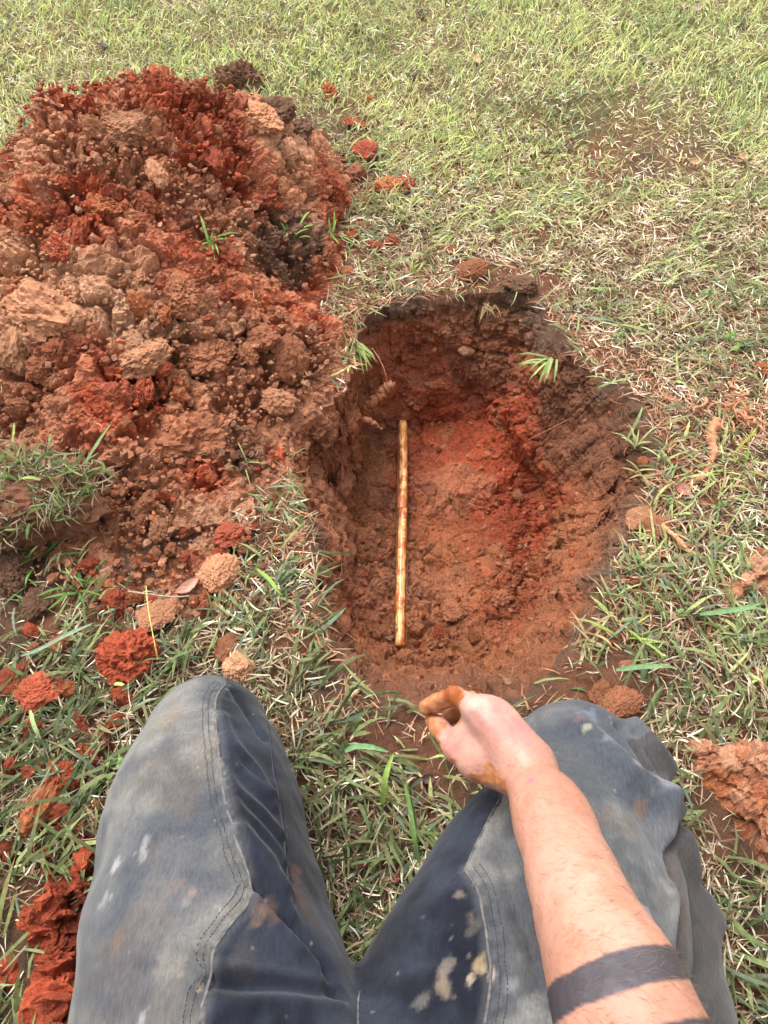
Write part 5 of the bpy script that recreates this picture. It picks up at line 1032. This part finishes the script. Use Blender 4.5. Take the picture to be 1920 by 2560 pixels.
tuft(1470, 1600, 14, .06, 'straw coloured tuft on the near right rim of the hole', srgb(190, 170, 124)); tuft(1560, 1590, 8, .075, 'upright green tuft beyond the near right rim', srgb(150, 170, 90), el=(.7, 1.2)); tuft(1590, 1110, 8, .045, 'pale sprouting tuft on the right rim under the bent blade', srgb(170, 180, 120)); tuft(1600, 1190, 7, .04, 'straw tipped tuft on the dark right rim', srgb(168, 160, 100))
tuft(1220, 760, 12, .04, 'tuft of roots and dry blades hanging over the far rim', srgb(170, 150, 110), el=(-.8, .3), az0=-1.57, w=(.0015, .003)); tuft(1850, 1180, 9, .07, 'green tuft left of the right edge below the root tangle', srgb(150, 170, 84)); tuft(1030, 940 if False else 700, 10, .05, 'light green tuft just beyond the far rim of the hole', srgb(160, 184, 100))
tuft(490, 1140, 6, .03, 'small pale tuft lying on the smooth brown clod', srgb(214, 196, 150), w=(.0015, .003)); tuft(610, 1165, 8, .05, 'sparse tuft at the edge of the brown clod', srgb(150, 160, 110), w=(.0015, .003))
def weed(px, py, n_, r, label):
    q = hit(px, py) + np.array([0, 0, .018]); t = link('clover', None, loc=tuple(q)); tag(t, label, 'clover')
    for k in range(n_):
        a = random.uniform(0, 6.28); rr = r * random.uniform(.55, .95); u = np.linspace(0, 2 * np.pi, 14, endpoint=False); rad_ = rr * (1 - .18 * np.cos(u * 1 + a) ** 8); of = np.array([random.gauss(0, r * 1.6), random.gauss(0, r * 1.6), random.uniform(-.004, .01)])
        top = np.stack([rad_ * np.cos(u), rad_ * np.sin(u), .15 * rad_ * np.cos(2 * u) + rad_ * np.cos(u + a) * .5], 1) + of; V = np.concatenate([top, top - np.array([0, 0, .0005]), [of + np.array([0, 0, -.0008])], [of + np.array([0, 0, -.0013])]]); i = np.arange(14); j = (i + 1) % 14
        T = np.concatenate([np.stack([i, j, np.full(14, 28)], 1), np.stack([j + 14, i + 14, np.full(14, 29)], 1)]); Q = np.stack([i, i + 14, j + 14, j], 1); cc = np.broadcast_to(srgb(122, 154, 88) * random.uniform(.7, 1.15), (30, 3)); link('leaf', mesh_np('leaf', V, Q, T, cc), M_GRASS, t)
for px, py, n_, r, lb in ((1820, 872, 9, .007, 'clump of broad bright green clover leaves near the right edge'), (1785, 1285, 5, .005, 'small clover with three bright leaves right of the hole'), (1652, 1278, 5, .005, 'clover leaves beside the clod on the right rim'), (1640, 1155, 4, .004, 'single small clover just right of the dark rim'), (1700, 1540, 8, .004, 'patch of tiny round clover leaves above the right knee'), (1545, 862, 5, .005, 'clover leaves at the upper right of the hole'), (1325, 700, 5, .005, 'light green clover beyond the far rim'), (145, 1905, 4, .004, 'tiny clover between the red clods at the left'), (1040, 1010 - 350, 4, .004, 'small clover on the lawn above the hole'), (300, 1930, 6, .005, 'clover leaves beside the left knee')): weed(px, py, n_, r, lb)
# ------------------------------------------------------------------ turf piece thrown up on the left
q = hit(120, 1270); tp = link('turf_piece', None, loc=(q[0], q[1], max(0.0, q[2] - .01))); tag(tp, 'thick cut piece of turf with grass on top lying at the left edge', 'turf piece')
me = clod_mesh(300, 5, (1, .62, .36), .7, 1.2); o = link('soil', me, None, tp); o.scale = (.122, .122, .15); o.location = (-.02, -.004, .036); tp.rotation_euler = (.22, 0, 0); o.color = (*(BROWN * .34), 1); o.rotation_euler = (-.12, -.08, .15)
n_ = 1500; a = U(0, 6.28, n_); rr = np.sqrt(U(0, 1, n_)) * .115; ex = rr * np.cos(a) * .95 - .02; ey = rr * np.sin(a) * .62 + .012; rag = 1 + .22 * np.sin(a * 3 + 1) + .15 * np.sin(a * 7); ex = ex * rag; ey = ey * rag; zz_ = .086 + U(-.004, .008, n_) - .022 * (rr / .115) ** 6
ey = ey * 1.15 - .006; isg = RNG.random(n_) < .15; c = np.where(isg[:, None], mix(srgb(110, 142, 78), srgb(170, 186, 110), U(0, 1, n_)), mix(STRAWD, STRAW, U(0, 1, n_))) * U(.3, .85, n_)[:, None]
V, Q, T, C = blades(np.stack([ex, ey, zz_], 1), U(0, 6.28, n_), np.where(isg, U(-.1, .45, n_), U(-.3, .25, n_)), U(-.4, .9, n_), np.where(isg, U(.02, .050, n_), U(.012, .036, n_)), np.where(isg, U(.0028, .0055, n_), U(.0010, .0026, n_)), U(-1, 1, n_), U(-1, 1, n_), c, c)
o = link('grass', mesh_np('grass', V, Q, T, C, smooth=False), M_GRASS, tp); o['kind'] = 'stuff'
bigblade([(212, 1160), (232, 1125), (255, 1090), (280, 1055)], [.14, .16, .18, .20], .0065, srgb(140, 168, 110), 'tall grey green blade sticking up from the turf piece'); bigblade([(118, 1130), (122, 1105), (128, 1085), (133, 1065)], [.15, .17, .18, .20], .0055, srgb(140, 168, 110), 'short upright blade at the back of the turf piece')
